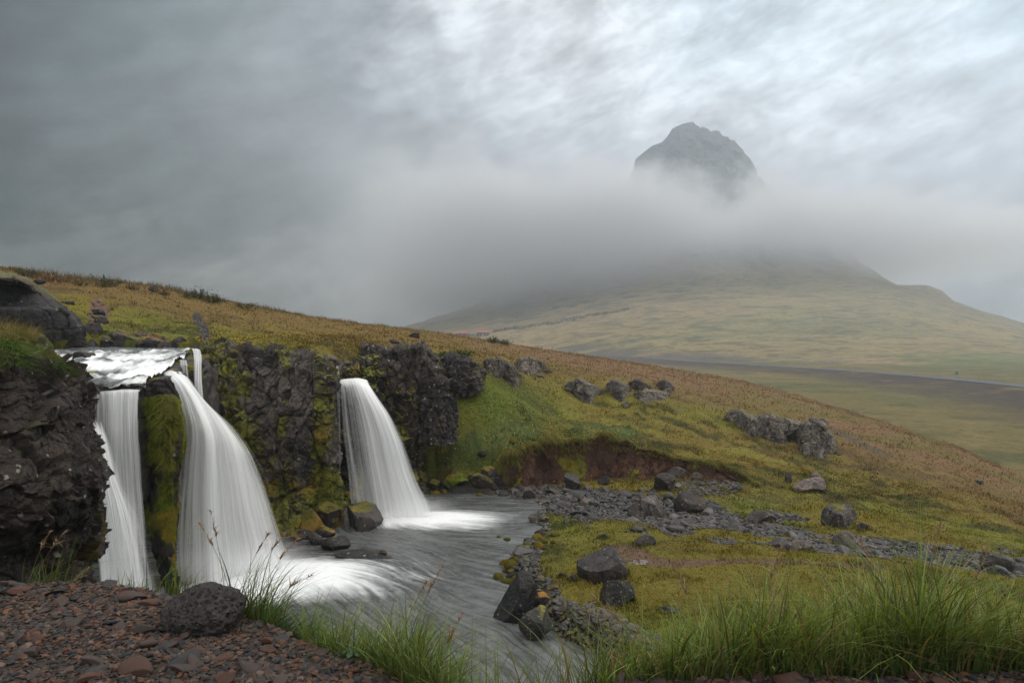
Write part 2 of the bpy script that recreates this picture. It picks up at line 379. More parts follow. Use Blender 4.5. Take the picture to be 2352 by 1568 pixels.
f1 = fbm(P, 40, 5, 151, ax=(.6, .6, 1)); f2 = fbm(P, 7, 5, 161, .6); f3 = fbm(P, 90, 4, 170)
C = np.tile(np.array([.135, .105, .042]), (len(P), 1)); C = mixc(C, (.10, .092, .034), ss(-.2, .3, f1)); C = mixc(C, (.165, .105, .062), ss(.05, .4, f3)*.8)
C = mixc(C, (.055, .062, .022), ss(.05, .4, f2)*.7); C = mixc(C, (.17, .135, .05), ss(.1, .4, -f2)*.5)
C = mixc(C, (.07, .10, .028), ss(.15, .4, fbm(P, 25, 3, 190))*ss(1100, 1000, uu+vv*.0)*0+ss(.1, .4, fbm(P, 22, 3, 191))*ss(90, 60, P[:, 1])*.6)
near_side = ss(48, 20, dist)*ss(30, 60, P[:, 0])*(side > 0)
cind = ss(-.45, .05, fbm(P, 10, 4, 201)+.25)*np.maximum(near_side, ss(9, 5, dist))
C = mixc(C, (.052, .040, .034), cind*.95); C = mixc(C, (.11, .085, .04), cind*ss(.1, .3, f2)*.6)
C = mixc(C, (.075, .066, .06), ss(26, 14, dist)*(side < 0)*ss(1850, 1650, uu)*ss(-.2, .2, f2+.1)*.8)
M_grass_far = attrmat('valley_turf', .95, .6, 1.2, .35, .8, .1)
vf = mk('valley_ground', P, gridf(nu, nd), M_grass_far, col=C); tag(vf, kind='structure')
# one wide base sheet under everything, out to the horizon
rr = np.array([[-9000, -9000, -17], [9000, -9000, -17], [9000, 12000, -17], [-9000, 12000, -17]], float)
gb = mk('ground', rr, [(0, 1, 2, 3)], M_grass_far, col=np.tile([.08, .085, .04], (4, 1))); tag(gb, kind='structure')
def ribbon(pts, wl, wr, dz):
    pts = np.asarray(pts); t = np.gradient(pts[:, :2], axis=0); t /= np.linalg.norm(t, axis=1, keepdims=True)+1e-9
    n = np.stack([t[:, 1], -t[:, 0]], 1); a = pts.copy(); b = pts.copy()
    a[:, :2] += n*wl; b[:, :2] += n*wr; a[:, 2] += dz; b[:, 2] += dz
    V = np.stack([a, b], 1).reshape(-1, 3); return V, gridf(len(pts), 2)
def flat(name, rough, c, var=.15, sc=1, spec=.3, bump=.1):
    m = bpy.data.materials.new(name); m.use_nodes = True; g = G(m.node_tree); p = m.node_tree.nodes['Principled BSDF']
    ob = g.n('ShaderNodeTexCoord').outputs['Object']; n = g.noise(ob, sc, 5, .6)
    g.put(p.inputs['Base Color'], g.v('SCALE', c, None, g.rng(n.outputs['Fac'], .3, .7, 1-var, 1+var)))
    p.inputs['Roughness'].default_value = rough; p.inputs['Specular IOR Level'].default_value = spec
    if bump:
        b = g.n('ShaderNodeBump'); b.inputs['Strength'].default_value = bump; b.inputs['Distance'].default_value = .3/sc; g.put(b.inputs['Height'], n.outputs['Fac']); g.put(p.inputs['Normal'], b.outputs[0])
    return m
V, Q = ribbon(RP, -3.6, 3.6, .02); rd = mk('road', V, Q, flat('wet_asphalt', .9, (.085, .09, .10), .1, .6, .15)); tag(rd, kind='structure')
M_wh = flat('road_paint', .6, (.35, .35, .34), .1, 1, .1, 0)
for k, wdt in enumerate((-3.3, 3.15)):
    V, Q = ribbon(RP, wdt, wdt+.09, .03); o = mk('road_edge_line', V, Q, M_wh, parent=rd)
def post(u_, v_, h, c, name, lab, cat, wd=.12, head=False, dz=0):
    x, y, z = road_pt(u_, v_); z += .0
    root = empty(name, (x, y, z-.3), label=lab, cat=cat, group=None if head else 'yellow marker posts along the road')
    wd *= 1.0
    def bx(nm, lo, hi, mt_):
        V = [(a, b, c_) for a in (lo[0], hi[0]) for b in (lo[1], hi[1]) for c_ in (lo[2], hi[2])]
        return mk(nm, V, [(0, 1, 3, 2), (4, 6, 7, 5), (0, 4, 5, 1), (2, 3, 7, 6), (0, 2, 6, 4), (1, 5, 7, 3)], mt_, parent=root, smooth=False)
    if head:
        bx('pole', (-.05, -.05, 0), (.05, .05, h), M_pole); bx('sign_panel', (-.45, -.09, h-1.0), (.45, -.055, h), M_blue)
    else:
        bx('pole', (-wd, -.05, 0), (wd, .05, h), c); bx('reflector', (-wd*.8, -.075, h-.4), (wd*.8, -.053, h-.15), M_wh)
M_yel = flat('yellow_plastic', .5, (.45, .30, .05), .1, 1, .3, 0); M_pole = flat('galvanised_pole', .5, (.25, .26, .27), .1, 1, .3, 0); M_blue = flat('blue_sign_paint', .5, (.08, .14, .2), .1, 1, .3, 0)
for (a, b), lb in zip([(1883,846.5),(2366/1,887),(1957,851),(2255,876)], ['second from the left', '', 'middle one', 'right one']): pass
for a, b, lb in [(1882,846,'thin yellow road marker post where the road comes out from behind the pink ridge'), (1958,850.5,'thin yellow road marker post in the middle of the visible road'), (2256,874,'thin yellow road marker post near the right end of the road, beside the blue sign')]:
    post(a, b, 1.5, M_yel, 'marker_post', lb, 'marker post')
post(2197, 870, 2.6, None, 'road_sign', 'small blue road sign on a thin pole at the far side of the road', 'road sign', head=True)

# ================================================================== near land
def tps(ctrl):
    A = np.array([pt(*c) for c in ctrl]); n = len(A); d = np.hypot(A[:, None, 0]-A[None, :, 0], A[:, None, 1]-A[None, :, 1])
    K = np.where(d > 0, d*d*np.log(d+1e-9), 0)+np.eye(n)*.6; B = np.c_[np.ones(n), A[:, :2]]
    M = np.block([[K, B], [B.T, np.zeros((3, 3))]]); s = np.linalg.solve(M, np.r_[A[:, 2], 0, 0, 0])
    def f(x, y):
        o = s[n]+s[n+1]*x+s[n+2]*y
        for k in range(n):
            r2 = (x-A[k, 0])**2+(y-A[k, 1])**2; o = o+s[k]*.5*r2*np.log(r2+1e-9)
        return o
    return f
CREST = [(-500,560,48),(-300,590,47),(0,626,45),(100,638,46),(200,651,48),(350,668,52),(500,691,58),(700,729,66),(920,758,75),(1100,782,80),(1270,809,84),(1450,836,84),(1600,861,78),
 (1764,896,70),(1900,941,62),(2089,998,53),(2259,1068,46),(2352,1110,43),(2700,1290,36)]
UP = CREST+[(-300,740,33),(0,760,32),(190,768,33),(300,790,34.5),(450,788,34.2),(620,802,31.5),(700,812,31),(780,830,31),(850,800,34.5),(930,798,36.5),(1000,812,37),
 (200,700,40),(300,720,41),(450,742,42),(600,765,43),(760,780,46),(920,785,53),(1060,805,58),
 (1050,860,35.5),(1050,950,33.6),(1050,1030,32.4),(1150,862,38.5),(1150,960,34.6),(1180,1040,32.6),(1300,850,55),(1300,890,44),(1300,960,38),(1300,1010,34.6),(1400,1015,34),(1450,870,56),
 (1500,905,46),(1500,970,39.5),(1500,1035,34.2),(1600,1060,33.6),(1620,900,58),(1700,945,48),(1700,1010,40),(1690,1085,33),(1780,960,54),(1900,1012,44),(1850,1065,37),(1850,1130,31),
 (2100,1065,41),(2100,1150,32.5),(2100,1215,27.5),(2352,1185,33),(2352,1262,26.5),(2352,1300,24),(2700,1400,22),(2700,1330,28)]
LOW = [pt_ for pt_ in [(1250,1120,32.2),(1200,1130,31.7),(1350,1110,32.6),(1500,1100,32.8),(1650,1110,32),(1300,1150,29),(1450,1160,28.2),(1600,1180,26.8),(1750,1200,25.6),(1900,1230,24.3),(2050,1250,23.6),(2200,1275,22.9),(2352,1300,22.6),
 (1260,1210,25.4),(1330,1215,24.3),(1450,1235,22.6),(1250,1290,20.5),(1400,1290,20.1),(1250,1350,18.2),(1400,1370,17.5),(1500,1250,21.8),(1550,1300,19.6),(1700,1290,19.8),(1900,1300,19.7),(2100,1320,19.4),(2352,1350,18.8),
 (1700,1400,16.3),(2000,1420,15.9),(2352,1450,15.4),(1600,1480,14.6),(2352,1600,12.3),(1800,1600,12.6),(1450,1450,15.5),(2600,1320,21.5),(2600,1500,14),
 (1050,1110,33.2),(1850,1160,29.4),(2100,1240,25.2),(1000,1100,34),(500,1130,32),(0,1130,32),(-300,1200,28),(-300,1500,16)]]
fU, fL = tps(UP), tps(LOW)
RIM = [(-600,30.5),(0,31),(180,32.5),(250,34.2),(450,33.6),(480,30.4),(620,29.3),(760,29.2),(800,30.8),(850,32),(900,33.2),(960,33.2),(1000,33.0),(1040,32.2),(1120,32.1),(1180,32.3),(1215,32.6),(1245,33.4),(1290,33.9),(1330,34.1),
 (1400,34.1),(1440,33.9),(1480,33.7),(1540,33.5),(1600,33.1),(1660,32.6),(1700,32.2),(1780,31),(1860,30),(2000,28),(2200,25.5),(2700,22)]
SH = [(-600,1100),(700,1100),(900,1118),(985,1128),(1050,1133),(1150,1138),(1215,1150),(1238,1166),(1222,1190),(1238,1215),(1212,1245),(1180,1275),(1166,1300),(1180,1322),(1205,1345),(1228,1370),(1238,1400),(1252,1425),
 (1300,1450),(1380,1480),(1450,1520),(1520,1600),(1600,1750),(1600,3600),(-2600,3600),(-2600,1300)]
SHW = np.array([ptw(*q)[:2] for q in SH])
def poly_sd(x, y, PL):
    d = np.full(x.shape, 1e9); ins = np.zeros(x.shape, bool); n = len(PL)
    for k in range(n):
        a, b = PL[k], PL[(k+1) % n]; e = b-a; t = np.clip(((x-a[0])*e[0]+(y-a[1])*e[1])/(e@e), 0, 1)
        d = np.minimum(d, np.hypot(x-a[0]-t*e[0], y-a[1]-t*e[1]))
        c = ((a[1] > y) != (b[1] > y)); xi = (b[0]-a[0])*(y-a[1])/((b[1]-a[1]) if b[1] != a[1] else 1e-9)+a[0]; ins ^= c & (x < xi)
    return np.where(ins, -d, d)
def land_z(x, y):
    """height of the near land and its masks, at world x, y"""
    P0 = np.stack([x, y, np.zeros_like(x)], 1)
    u = CU+F*x/y
    rim = np.interp(u, [a for a, b in RIM], [b for a, b in RIM])+fbm(P0, 1.3, 4, 301)*.55*ss(1100, 1180, u)*ss(1760, 1700, u)
    up = fU(x, y); lo = fL(x, y)
    sd = poly_sd(x, y, SHW)
    lo = lerp(WATER-.7, np.maximum(lo, WATER+.06), ss(-.55, .35, sd+fbm(P0, .8, 3, 305)*.25))
    t = ss(-.05, .12, (y-rim)/1.0)
    scarp = ss(1130, 1200, u)*ss(1760, 1640, u)
    # past the crest the land falls away to the valley
    cu = np.interp(u, [c[0] for c in CREST], [c[2] for c in CREST])
    over = np.clip(y-cu, 0, None)
    up = up-ss(0, 14, over)*over*.30
    soft = np.maximum(ss(1640, 1850, u), ss(940, 985, u)*ss(1165, 1110, u)); t = lerp(t, ss(-1.4, 2.2, y-rim), soft)
    z = lerp(lo, up, t)
    return z, dict(u=u, rim=rim, t=t, sd=sd, scarp=scarp, over=over, lo=lo, up=up, cu=cu)
def land_add(x, y, z, M):
    P0 = np.stack([x, y, z*0], 1); onup = M['t']; flatn = 1-onup
    far = ss(60, 30, y)
    hum = ridged(P0, 2.6, 4, 311)*.15+fbm(P0, .9, 4, 312)*.12+ridged(P0, .45, 3, 313)*.06
    big = fbm(P0, 9, 3, 314)*.35*ss(2, 8, y-M['rim'])
    zz = z+onup*(hum*1.2+big*ss(85, 50, y))+flatn*(fbm(P0, 1.1, 4, 316)*.10+ridged(P0, .45, 3, 317)*.045)*ss(-.2, .5, M['sd'])
    # hanging sod edge above the dirt face
    e = np.exp(-((y-M['rim']-.25)/.3)**2)*M['scarp']; zz += e*(.14+.16*fbm(P0, .5, 3, 319))
    return zz
nu, n1_, n2_ = 1180, 400, 300
ug = np.linspace(-260, 2640, nu); dg = np.concatenate([np.geomspace(11, 30, n1_, endpoint=False), np.linspace(30, 36, 130, endpoint=False), np.geomspace(36, 125, n2_)])
nd = len(dg); U_, D_ = np.meshgrid(ug, dg, indexing='ij'); x = ((U_-CU)/F*D_).ravel(); y = D_.ravel()
z, M = land_z(x, y); z = land_add(x, y, z, M)
# pull the scarp face forward and back so it overhangs raggedly
P = np.stack([x, y, z], 1)
nrm = gnorm(P, nu, nd); nrm[nrm[:, 2] < 0] *= -1
uu, vv = uvd(P); face = ss(.75, .45, nrm[:, 2])
P0 = P*np.array([1, 1, 0.0])
def blob(cu_, cv_, ru, rv, rot_=0):
    a = R(rot_); dx, dy = uu-cu_, vv-cv_; return np.exp(-(((dx*math.cos(a)+dy*math.sin(a))/ru)**2+((-dx*math.sin(a)+dy*math.cos(a))/rv)**2))
f1 = fbm(P0, 4.5, 5, 401); f2 = fbm(P0, 1.1, 5, 402, .6); f3 = fbm(P0, 12, 4, 403); f4 = fbm(P0, .35, 3, 404)
gr = np.array([.112, .118, .016])
C = np.tile(gr, (len(P), 1)); C = mixc(C, (.145, .125, .022), ss(-.1, .35, f1)); C = mixc(C, (.07, .092, .018), ss(.0, .4, -f1)*.8)
C = mixc(C, (.155, .098, .030), ss(.0, .45, f3+.1)*.55); C = mixc(C, (.035, .042, .010), ss(.06, .34, f2)*.85); C = mixc(C, (.175, .165, .032), ss(.08, .36, -f2)*.6); C = mixc(C, (.05, .035, .014), ss(.12, .4, fbm(P0, 1.8, 4, 455, .6, ax=(.6, 1, 1)))*.6)
ctop = np.interp(uu, [c[0] for c in CREST], [c[1] for c in CREST])
dry = ss(120, 10, (vv-ctop)*np.interp(uu, [0, 900, 1300, 2300], [1.4, 1.6, 1.1, 1.0])+f1*30)*M['t']
C = mixc(C, (.165, .105, .036), dry*.85)                       # dry tan grass on the ridge
pink = ss(70, 12, (vv-ctop)*np.interp(uu, [0, 1100, 1500, 2100], [3, 1.6, .75, .8])+f1*26+f2*10)*ss(960, 1260, uu)*M['t']
C = mixc(C, (.175, .105, .062), pink*.75)                        # flowering pink grass
C = mixc(C, (.165, .100, .055), ss(.0, .4, f3+f1*.5+f2*.3)*ss(1500, 1700, uu)*ss(150, 60, vv-ctop)*M['t']*.4)
C = mixc(C, (.12, .115, .03), ss(.0, .35, fbm(P0, 6, 5, 441, ax=(.5, 1, 1)))*pink*.55)
C = mixc(C, (.19, .085, .038), blob(60, 640, 120, 14)*.6)
C = mixc(C, (.085, .112, .018), np.clip(blob(1120, 900, 110, 45)+blob(1190, 960, 120, 60)*.7, 0, 1)*.6)   # lush green slope
C = mixc(C, (.065, .115, .035), np.clip(blob(1400, 1000, 70, 28), 0, 1)*ss(-.3, .2, f2)*.8)
C = mixc(C, (.10, .13, .05), np.clip(blob(1150, 1010, 90, 45), 0, 1)*ss(-.2, .3, f2)*.7)
C = mixc(C, (.20, .17, .02), np.clip(blob(180, 700, 50, 22)+blob(270, 715, 50, 22)+blob(560, 790, 110, 24), 0, 1)*ss(-.3, .2, f2)*.6)
flat_ = (1-M['t'])*ss(.1, .5, M['sd'])
C = mixc(C, (.150, .118, .021), flat_*ss(-.3, .3, f1+.1)*.75*ss(1150, 1200, uu)); C = mixc(C, (.055, .07, .014), ss(950, 980, uu)*ss(1180, 1120, uu)*ss(1000, 1060, vv)*ss(-.3, .2, f2)*.7)   # orange-green moss of the flats
C = mixc(C, (.085, .12, .02), flat_*ss(1350, 1480, vv)*.6)
soil = np.array([.080, .046, .032])
C = mixc(C, soil, np.clip(face*M['scarp']*1.2, 0, 1)); C = mixc(C, (.018, .011, .007), np.clip(face*M['scarp'], 0, 1)*ss(.1, .4, f2)*.5)
C = mixc(C, (.10, .058, .038), np.clip(face*M['scarp'], 0, 1)*ss(.1, .5, f1)*.5)
C = mixc(C, soil*.8, ss(.18, .4, ridged(P0, 3.2, 3, 421)-.35)*M['t']*ss(60, 40, y)*.55*ss(1050, 700, uu))
C = mixc(C, soil*1.2, flat_*ss(1.9, .4, M['rim']-y)*M['scarp']*ss(-.2, .25, f1+.1)*.9)
# cobble bed
bedc = np.interp(uu, [1180,1300,1450,1600,1750,1900,2050,2200,2400], [1135,1150,1172,1190,1208,1232,1250,1268,1300]); bedh = np.interp(uu, [1180,1300,1600,1800,2000,2300], [28,45,46,38,34,36])
BEDW = (bedc, bedh)
bed = ss(1.15, .75, np.abs(vv-bedc)/bedh+f2*.35+ss(-.1, .25, fbm(P0, 1.8, 3, 431))*np.interp(uu, [1200, 1500, 1900], [.1, .5, .8]))*(1-ss(.3, .9, M['t']))
C = mixc(C, (.028, .026, .022), bed*.95); P[:, 2] -= bed*.08
shore = ss(.75, .1, M['sd']+f2*.4)*(1-M['t']); SHM = shore*(M['sd'] > -.15); C = mixc(C, (.05, .046, .04), shore*.9)
# footpath, its bare mud, and the gullies
BEDM = bed; pth = np.clip(blob(1450, 1262, 60, 16, 8)+blob(1520, 1290, 120, 13, 4)+blob(1700, 1286, 150, 8)+blob(1950, 1298, 130, 7, 3), 0, 1)
pth = ss(.45, .8, pth+f2*.25); C = mixc(C, (.135, .085, .06), pth*(1-M['t'])*.9); P[:, 2] -= pth*(1-M['t'])*.06
gl = np.clip(blob(228, 708, 22, 34, -25)+blob(215, 745, 14, 26), 0, 1); C = mixc(C, (.14, .085, .06), ss(.35, .6, gl+f2*.25))
GLM = ss(.35, .6, gl+f2*.25); gl2 = np.clip(blob(452, 725, 10, 14, -20)+blob(470, 762, 12, 26, -10), 0, 1); C = mixc(C, (.055, .05, .05), ss(.35, .6, gl2+f2*.2)); GLM = np.maximum(GLM, ss(.35, .6, gl2+f2*.2)); P[:, 2] -= (gl+gl2)*.25
tr = ss(9, 3, np.abs(vv-np.interp(uu, [1905,1950,2000,2060,2140,2352], [985,1004,1030,1052,1080,1150])))*ss(1890, 1920, uu)*ss(2100, 2000, uu); C = mixc(C, (.07, .06, .055), tr*.7)
M_land = attrmat('moss_and_grass_turf', .95, .9, 5, .38, 5, .12)
ld = mk('hillside', P, gridf(nu, nd), M_land, col=C); tag(ld, kind='structure')
LANDP = P; LANDC = C; M_landmat = M_land
LG = P.reshape(nu, nd, 3); LUG = ug
def hit(u, v, dmin=11.5):
    """distance at which the view ray (u, v) meets the near land"""
    k = int(np.clip(round((u-LUG[0])/(LUG[1]-LUG[0])), 0, len(LUG)-1)); c = LG[k]; vv_ = CV-F*c[:, 2]/c[:, 1]
    i = np.nonzero((vv_ <= v) & (c[:, 1] > dmin))[0]
    return float(c[i[0], 1]) if len(i) else None
def ground_at(x, y):
    k = int(np.clip(round((CU+F*x/y-LUG[0])/(LUG[1]-LUG[0])), 0, len(LUG)-1)); c = LG[k]; return float(np.interp(y, c[:, 1], c[:, 2]))
# puddle on the path
def disk(cx, cy, rx, ry, z, n=28, jag=.15, s=1):
    a = np.linspace(0, 2*math.pi, n, endpoint=False); r = 1+jag*np.sin(a*2+s)+jag*.6*np.sin(a*5+s*2)
    V = np.r_[[[cx, cy, z]], np.stack([cx+rx*r*np.cos(a), cy+ry*r*np.sin(a), np.full(n, z)], 1)]
    return V, [(0, 1+i, 1+(i+1) % n) for i in range(n)]

_u, _v = 1462, 1293; _d = hit(_u, _v); V, Q = disk(0, 0, .36, .30, 0, 36, .25, 2)
m = bpy.data.materials.new('puddle_water'); m.use_nodes = True; p = m.node_tree.nodes['Principled BSDF']; p.inputs['Base Color'].default_value = (.10, .07, .055, 1); p.inputs['Roughness'].default_value = .12; p.inputs['IOR'].default_value = 1.33
o = mk('puddle', V, Q, m); x_, y_, z_ = pt(_u, _v, _d); o.location = (x_, y_, sum(ground_at(x_+a_, y_+b_) for a_ in (-.25, 0, .25) for b_ in (-.2, 0, .2))/9+.008); tag(o, kind='structure')
# ================================================================== cliffs
def rockmat(name, rough=.7, spec=.4, bump=.9, bsc=9, var=.35, vsc=6):
    return attrmat(name, rough, bump, bsc, var, vsc, spec)
M_rock = rockmat('lichened_basalt', .72, .35); M_wet = rockmat('wet_basalt', .46, .38, .7, 7); M_moss = attrmat('thick_moss', .95, 1.0, 14, .4, 14, .1)
def rock_cols(P, nrm, base, dark, moss, mossamt, lichen=.0, s=0, upmoss=.7, orange=.2, lsc=.16, F=None):
    f1 = fbm(P, 1.6, 4, s+1); f2 = fbm(P, .45, 4, s+2, .6); f3 = fbm(P, .16, 4, s+3, .6, ax=(1, 1, .55)); f4 = fbm(P, .9, 4, s+4, ax=(1.6, 1.6, .45))
    base = tuple(np.array(base)*np.array([.92, .86, .82])); dark = tuple(np.array(dark)*.75); C = np.tile(np.array(base, float), (len(P), 1)); C = mixc(C, dark, ss(-.1, .35, f1)*.8)
    C = mixc(C, np.array(base)*1.55, ss(.05, .4, f2)*.5); C = mixc(C, np.array(dark)*.6, ss(.08, .3, f3)*.75)
    if F is not None: C = C*(1+.25*F[:, None])
    if lichen:
        F1, F2, CC, PT = worley(P/lsc, s+9); k = (hsh(CC[:, 0], CC[:, 1], CC[:, 2], s+20) > 1-lichen)*ss(.34, .22, F1*(1+f3*.8))
        C = mixc(C, (.30, .28, .25), k*.8)
    mo = ss(.0, .30, f4+f2*.35+(mossamt-.5)*1.5+upmoss*(nrm[:, 2]-.35))
    mc = np.tile(np.array(moss, float), (len(P), 1)); mc = mixc(mc, np.array(moss)*np.array([1.5, 1.35, .9]), ss(-.1, .3, f2)); mc = mixc(mc, np.array(moss)*.42, ss(.02, .35, f3)*.9)
    mc = mixc(mc, (.20, .11, .014), ss(.1, .4, fbm(P, .7, 3, s+6)+.0)*orange*2)
    return mixc(C, mc, mo), mo
def cliff(name, cols, nu, nv, base=(.11, .098, .09), dark=(.035, .03, .028), moss=(.10, .105, .012), mossf=None, amp=1., s=0, lichen=.1, mat=None, fs=1., wet=False, back=3.0, orange=.2, mid=(0, .35, .1, -.05), kind='structure', **tg):
    """cols: (u, v_rim, d_rim, d_base, z_base) from left to right; the rim folds back into the hill"""
    N = []
    prof = [(0, mid[0]), (.3, mid[1]), (.62, mid[2]), (.88, mid[3]), (1, 0)]
    W = []
    for (u, vr, dr, db, zb) in cols:
        zr = (CV-vr)/F*dr; r = []
        for t, off in prof:
            d = lerp(db, dr, t)+off; z = lerp(zb, zr, t); r.append(((u-CU)/F*d, d, z))
        for q, dz in ((.5, .02), (1.4, -.02), (back, -.9)):
            d = dr+q; r.append(((u-CU)/F*d, d, zr+dz*q*.4))
        W.append(r)
    W = np.array(W); P = cr(cr(W, nv, 1), nu, 0)
    P = P.reshape(-1, 3); n = gnorm(P, nu, nv)
    fl = n[:, 1] > 0; n[fl] *= -1
    a, e1, r1 = facet(P, 1.25*fs, .7, .45, s+30, ax=(1.15, 1, .5), crack=.32, warp=.22)
    b, e2, r2 = facet(P, .42*fs, .7, .4, s+40, ax=(1.1, 1, .8), crack=.25, warp=.2)
    c_, e3, r3 = facet(P, .16*fs, .5, .35, s+50, crack=.2)
    D = .36*a*fs+.20*b*fs+.07*c_*fs+.34*ridged(P, 2.0*fs, 4, s+60, ax=(1, 1, .45))*fs+.10*ridged(P, .6*fs, 3, s+66, ax=(1, 1, .6))*fs+.02*fbm(P, .12, 3, s+61)
    j = np.tile(np.linspace(0, 1, nv), nu); topf = ss(.72, .82, j); D = D*amp*(1-.55*topf)
    P = P+n*D[:, None]
    n2 = gnorm(P, nu, nv); n2[(n2*n).sum(1) < 0] *= -1
    ma = .35 if mossf is None else mossf(P, *uvd(P), j)
    C, mo = rock_cols(P, n2, base, dark, moss, ma, lichen, s, orange=orange, F=r1*.5+r2*.5)
    P = P+n*(mo*(.05+.07*fbm(P, .22, 3, s+70)))[:, None]
    o = mk(name, P, gridf(nu, nv), mat or M_rock, col=C); tag(o, kind=kind, **tg); return o, P, C, mo, n2
# middle cliff between the two falls
def mf_mid(P, u, v, j):
    m = .40+.0*u
    m = m+.42*np.exp(-((u-736)/28)**2)*ss(820, 880, v)+.25*np.exp(-((u-655)/12)**2)+.38*np.exp(-((u-520)/38)**2)+.40*np.exp(-((u-470)/26)**2)
    m = m-.42*np.exp(-(((u-620)/42)**2+((v-880)/60)**2))-.42*np.exp(-(((u-690)/30)**2+((v-930)/100)**2))
    m = m+.55*ss(1060, 1130, v)+.5*np.exp(-(((u-560)/45)**2+((v-1020)/60)**2))+.45*np.exp(-(((u-645)/22)**2+((v-970)/30)**2)); return m
CM, PM, CCm, MOm, NM = cliff('cliff_face', [(380,842,24.8,24.6,-7.6),(440,812,26,24.3,-7.6),(472,803,26.2,24.2,-7.6),(520,803,26.6,24.2,-7.6),(580,806,26.6,24.2,-7.6),(625,812,26.5,24.4,-7.6),(670,816,26.3,24.9,-7.6),(715,820,26.2,25.2,-7.6),(742,832,26.4,25.8,-7.6),(758,842,26.9,26.5,-7.6),(768,850,28.2,28.0,-7.6),(776,856,30,29.6,-7.6)],
      760, 620, base=(.115, .10, .092), dark=(.030, .026, .024), mossf=mf_mid, s=100, lichen=.12, mid=(0, .55, -.25, -.35), back=4.5, orange=.25)
# cliff behind and right of the right fall
def mf_r(P, u, v, j): return .38+.35*np.exp(-(((u-810)/45)**2+((v-880)/40)**2))+.25*ss(1050, 1110, v)+.1*np.exp(-((u-930)/20)**2)
CR_, PR_, _, _, _ = cliff('cliff_face', [(762,858,30.6,30,-7.5),(790,856,30.2,29.2,-7.5),(815,852,30.3,29.3,-7.5),(838,842,30.5,29.6,-7.5),(860,832,30.6,29.8,-7.5),(890,842,30.8,30,-7.5),(920,852,30.8,30.2,-7.5),(945,868,31,30.4,-7.5),(962,905,31.4,30.8,-7.5),(972,965,31.9,31.4,-7.5),(978,1010,32.6,32.2,-7.4)],
      430, 420, base=(.042, .032, .026), dark=(.013, .011, .010), mossf=mf_r, s=200, lichen=.1, mid=(.2, .45, .0, -.1), back=3.4, orange=.6)
def block(name, cols, nu, nv, s, lab, cat, base=(.075, .065, .058), dark=(.018, .016, .015), mossf=None, back=1.8, amp=1.15, **k):
    return cliff(name, cols, nu, nv, base=base, dark=dark, s=s, kind=None, label=lab, cat=cat, mossf=mossf, back=back, amp=amp, fs=k.pop('fs', .62), mid=(0, .05, 0, 0), **k)
def mf_lo(P, u, v, j): return .22+.25*ss(.8, .95, j)
block('rock_outcrop', [(832,798,32.6,32.9,-2.2),(842,795,32,31.4,-2.4),(858,800,31.8,31.2,-2.4),(880,803,31.5,31.1,-2.6),(905,806,31.4,31,-2.7),(935,800,31.4,31,-2.7),(965,800,31.5,31,-2.8),(985,806,31.8,31.2,-2.8),(998,826,32.3,31.7,-2.6),(1004,846,33.2,32.7,-2.4)],
      330, 190, 300, 'upper grey outcrop with vertical cracks above the right waterfall', 'rock outcrop', mossf=mf_lo)
block('rock_outcrop', [(964,890,32.2,31.8,-4.6),(972,878,31.3,30.9,-4.6),(995,874,31,30.6,-4.7),(1020,876,31,30.6,-4.7),(1038,884,31.3,30.9,-4.6),(1044,915,32.2,31.8,-4.4)],
      190, 170, 320, 'dark squarish rock buttress with a grassy ledge on top, right of the right waterfall', 'rock outcrop', base=(.035, .030, .027), dark=(.01,.009,.009), mossf=lambda P, u, v, j: .2+.3*ss(.8, .95, j))
block('rock_outcrop', [(1000,842,36,35.8,-2.6),(1010,828,35,34.6,-2.6),(1035,826,34.6,34.2,-2.7),(1060,828,34.6,34.2,-2.8),(1085,834,34.8,34.3,-2.7),(1103,852,36,35.6,-2.4)],
      170, 110, 340, 'wide dark cracked outcrop sunk in the slope right of the upper grey one', 'rock outcrop', base=(.045, .04, .037), dark=(.012,.011,.01), mossf=lambda P, u, v, j: .2+.3*ss(.8, .95, j))

# ------------------------------------------------------------------ angular rocks
ICO = {}
def ico(sub):
    if sub in ICO: return ICO[sub]
    t = (1+5**.5)/2
    V = [(-1,t,0),(1,t,0),(-1,-t,0),(1,-t,0),(0,-1,t),(0,1,t),(0,-1,-t),(0,1,-t),(t,0,-1),(t,0,1),(-t,0,-1),(-t,0,1)]
    Fc = [(0,11,5),(0,5,1),(0,1,7),(0,7,10),(0,10,11),(1,5,9),(5,11,4),(11,10,2),(10,7,6),(7,1,8),(3,9,4),(3,4,2),(3,2,6),(3,6,8),(3,8,9),(4,9,5),(2,4,11),(6,2,10),(8,6,7),(9,8,1)]
    V = [np.array(v)/np.linalg.norm(v) for v in V]
    for _ in range(sub):
        c = {}; nf = []
        def md(a, b):
            k = (min(a, b), max(a, b))
            if k not in c: m_ = V[a]+V[b]; V.append(m_/np.linalg.norm(m_)); c[k] = len(V)-1
            return c[k]
        for a, b, d in Fc:
            e, f, g_ = md(a, b), md(b, d), md(d, a); nf += [(a, e, g_), (b, f, e), (d, g_, f), (e, f, g_)]
        Fc = nf
    ICO[sub] = (np.array(V), np.array(Fc)); return ICO[sub]
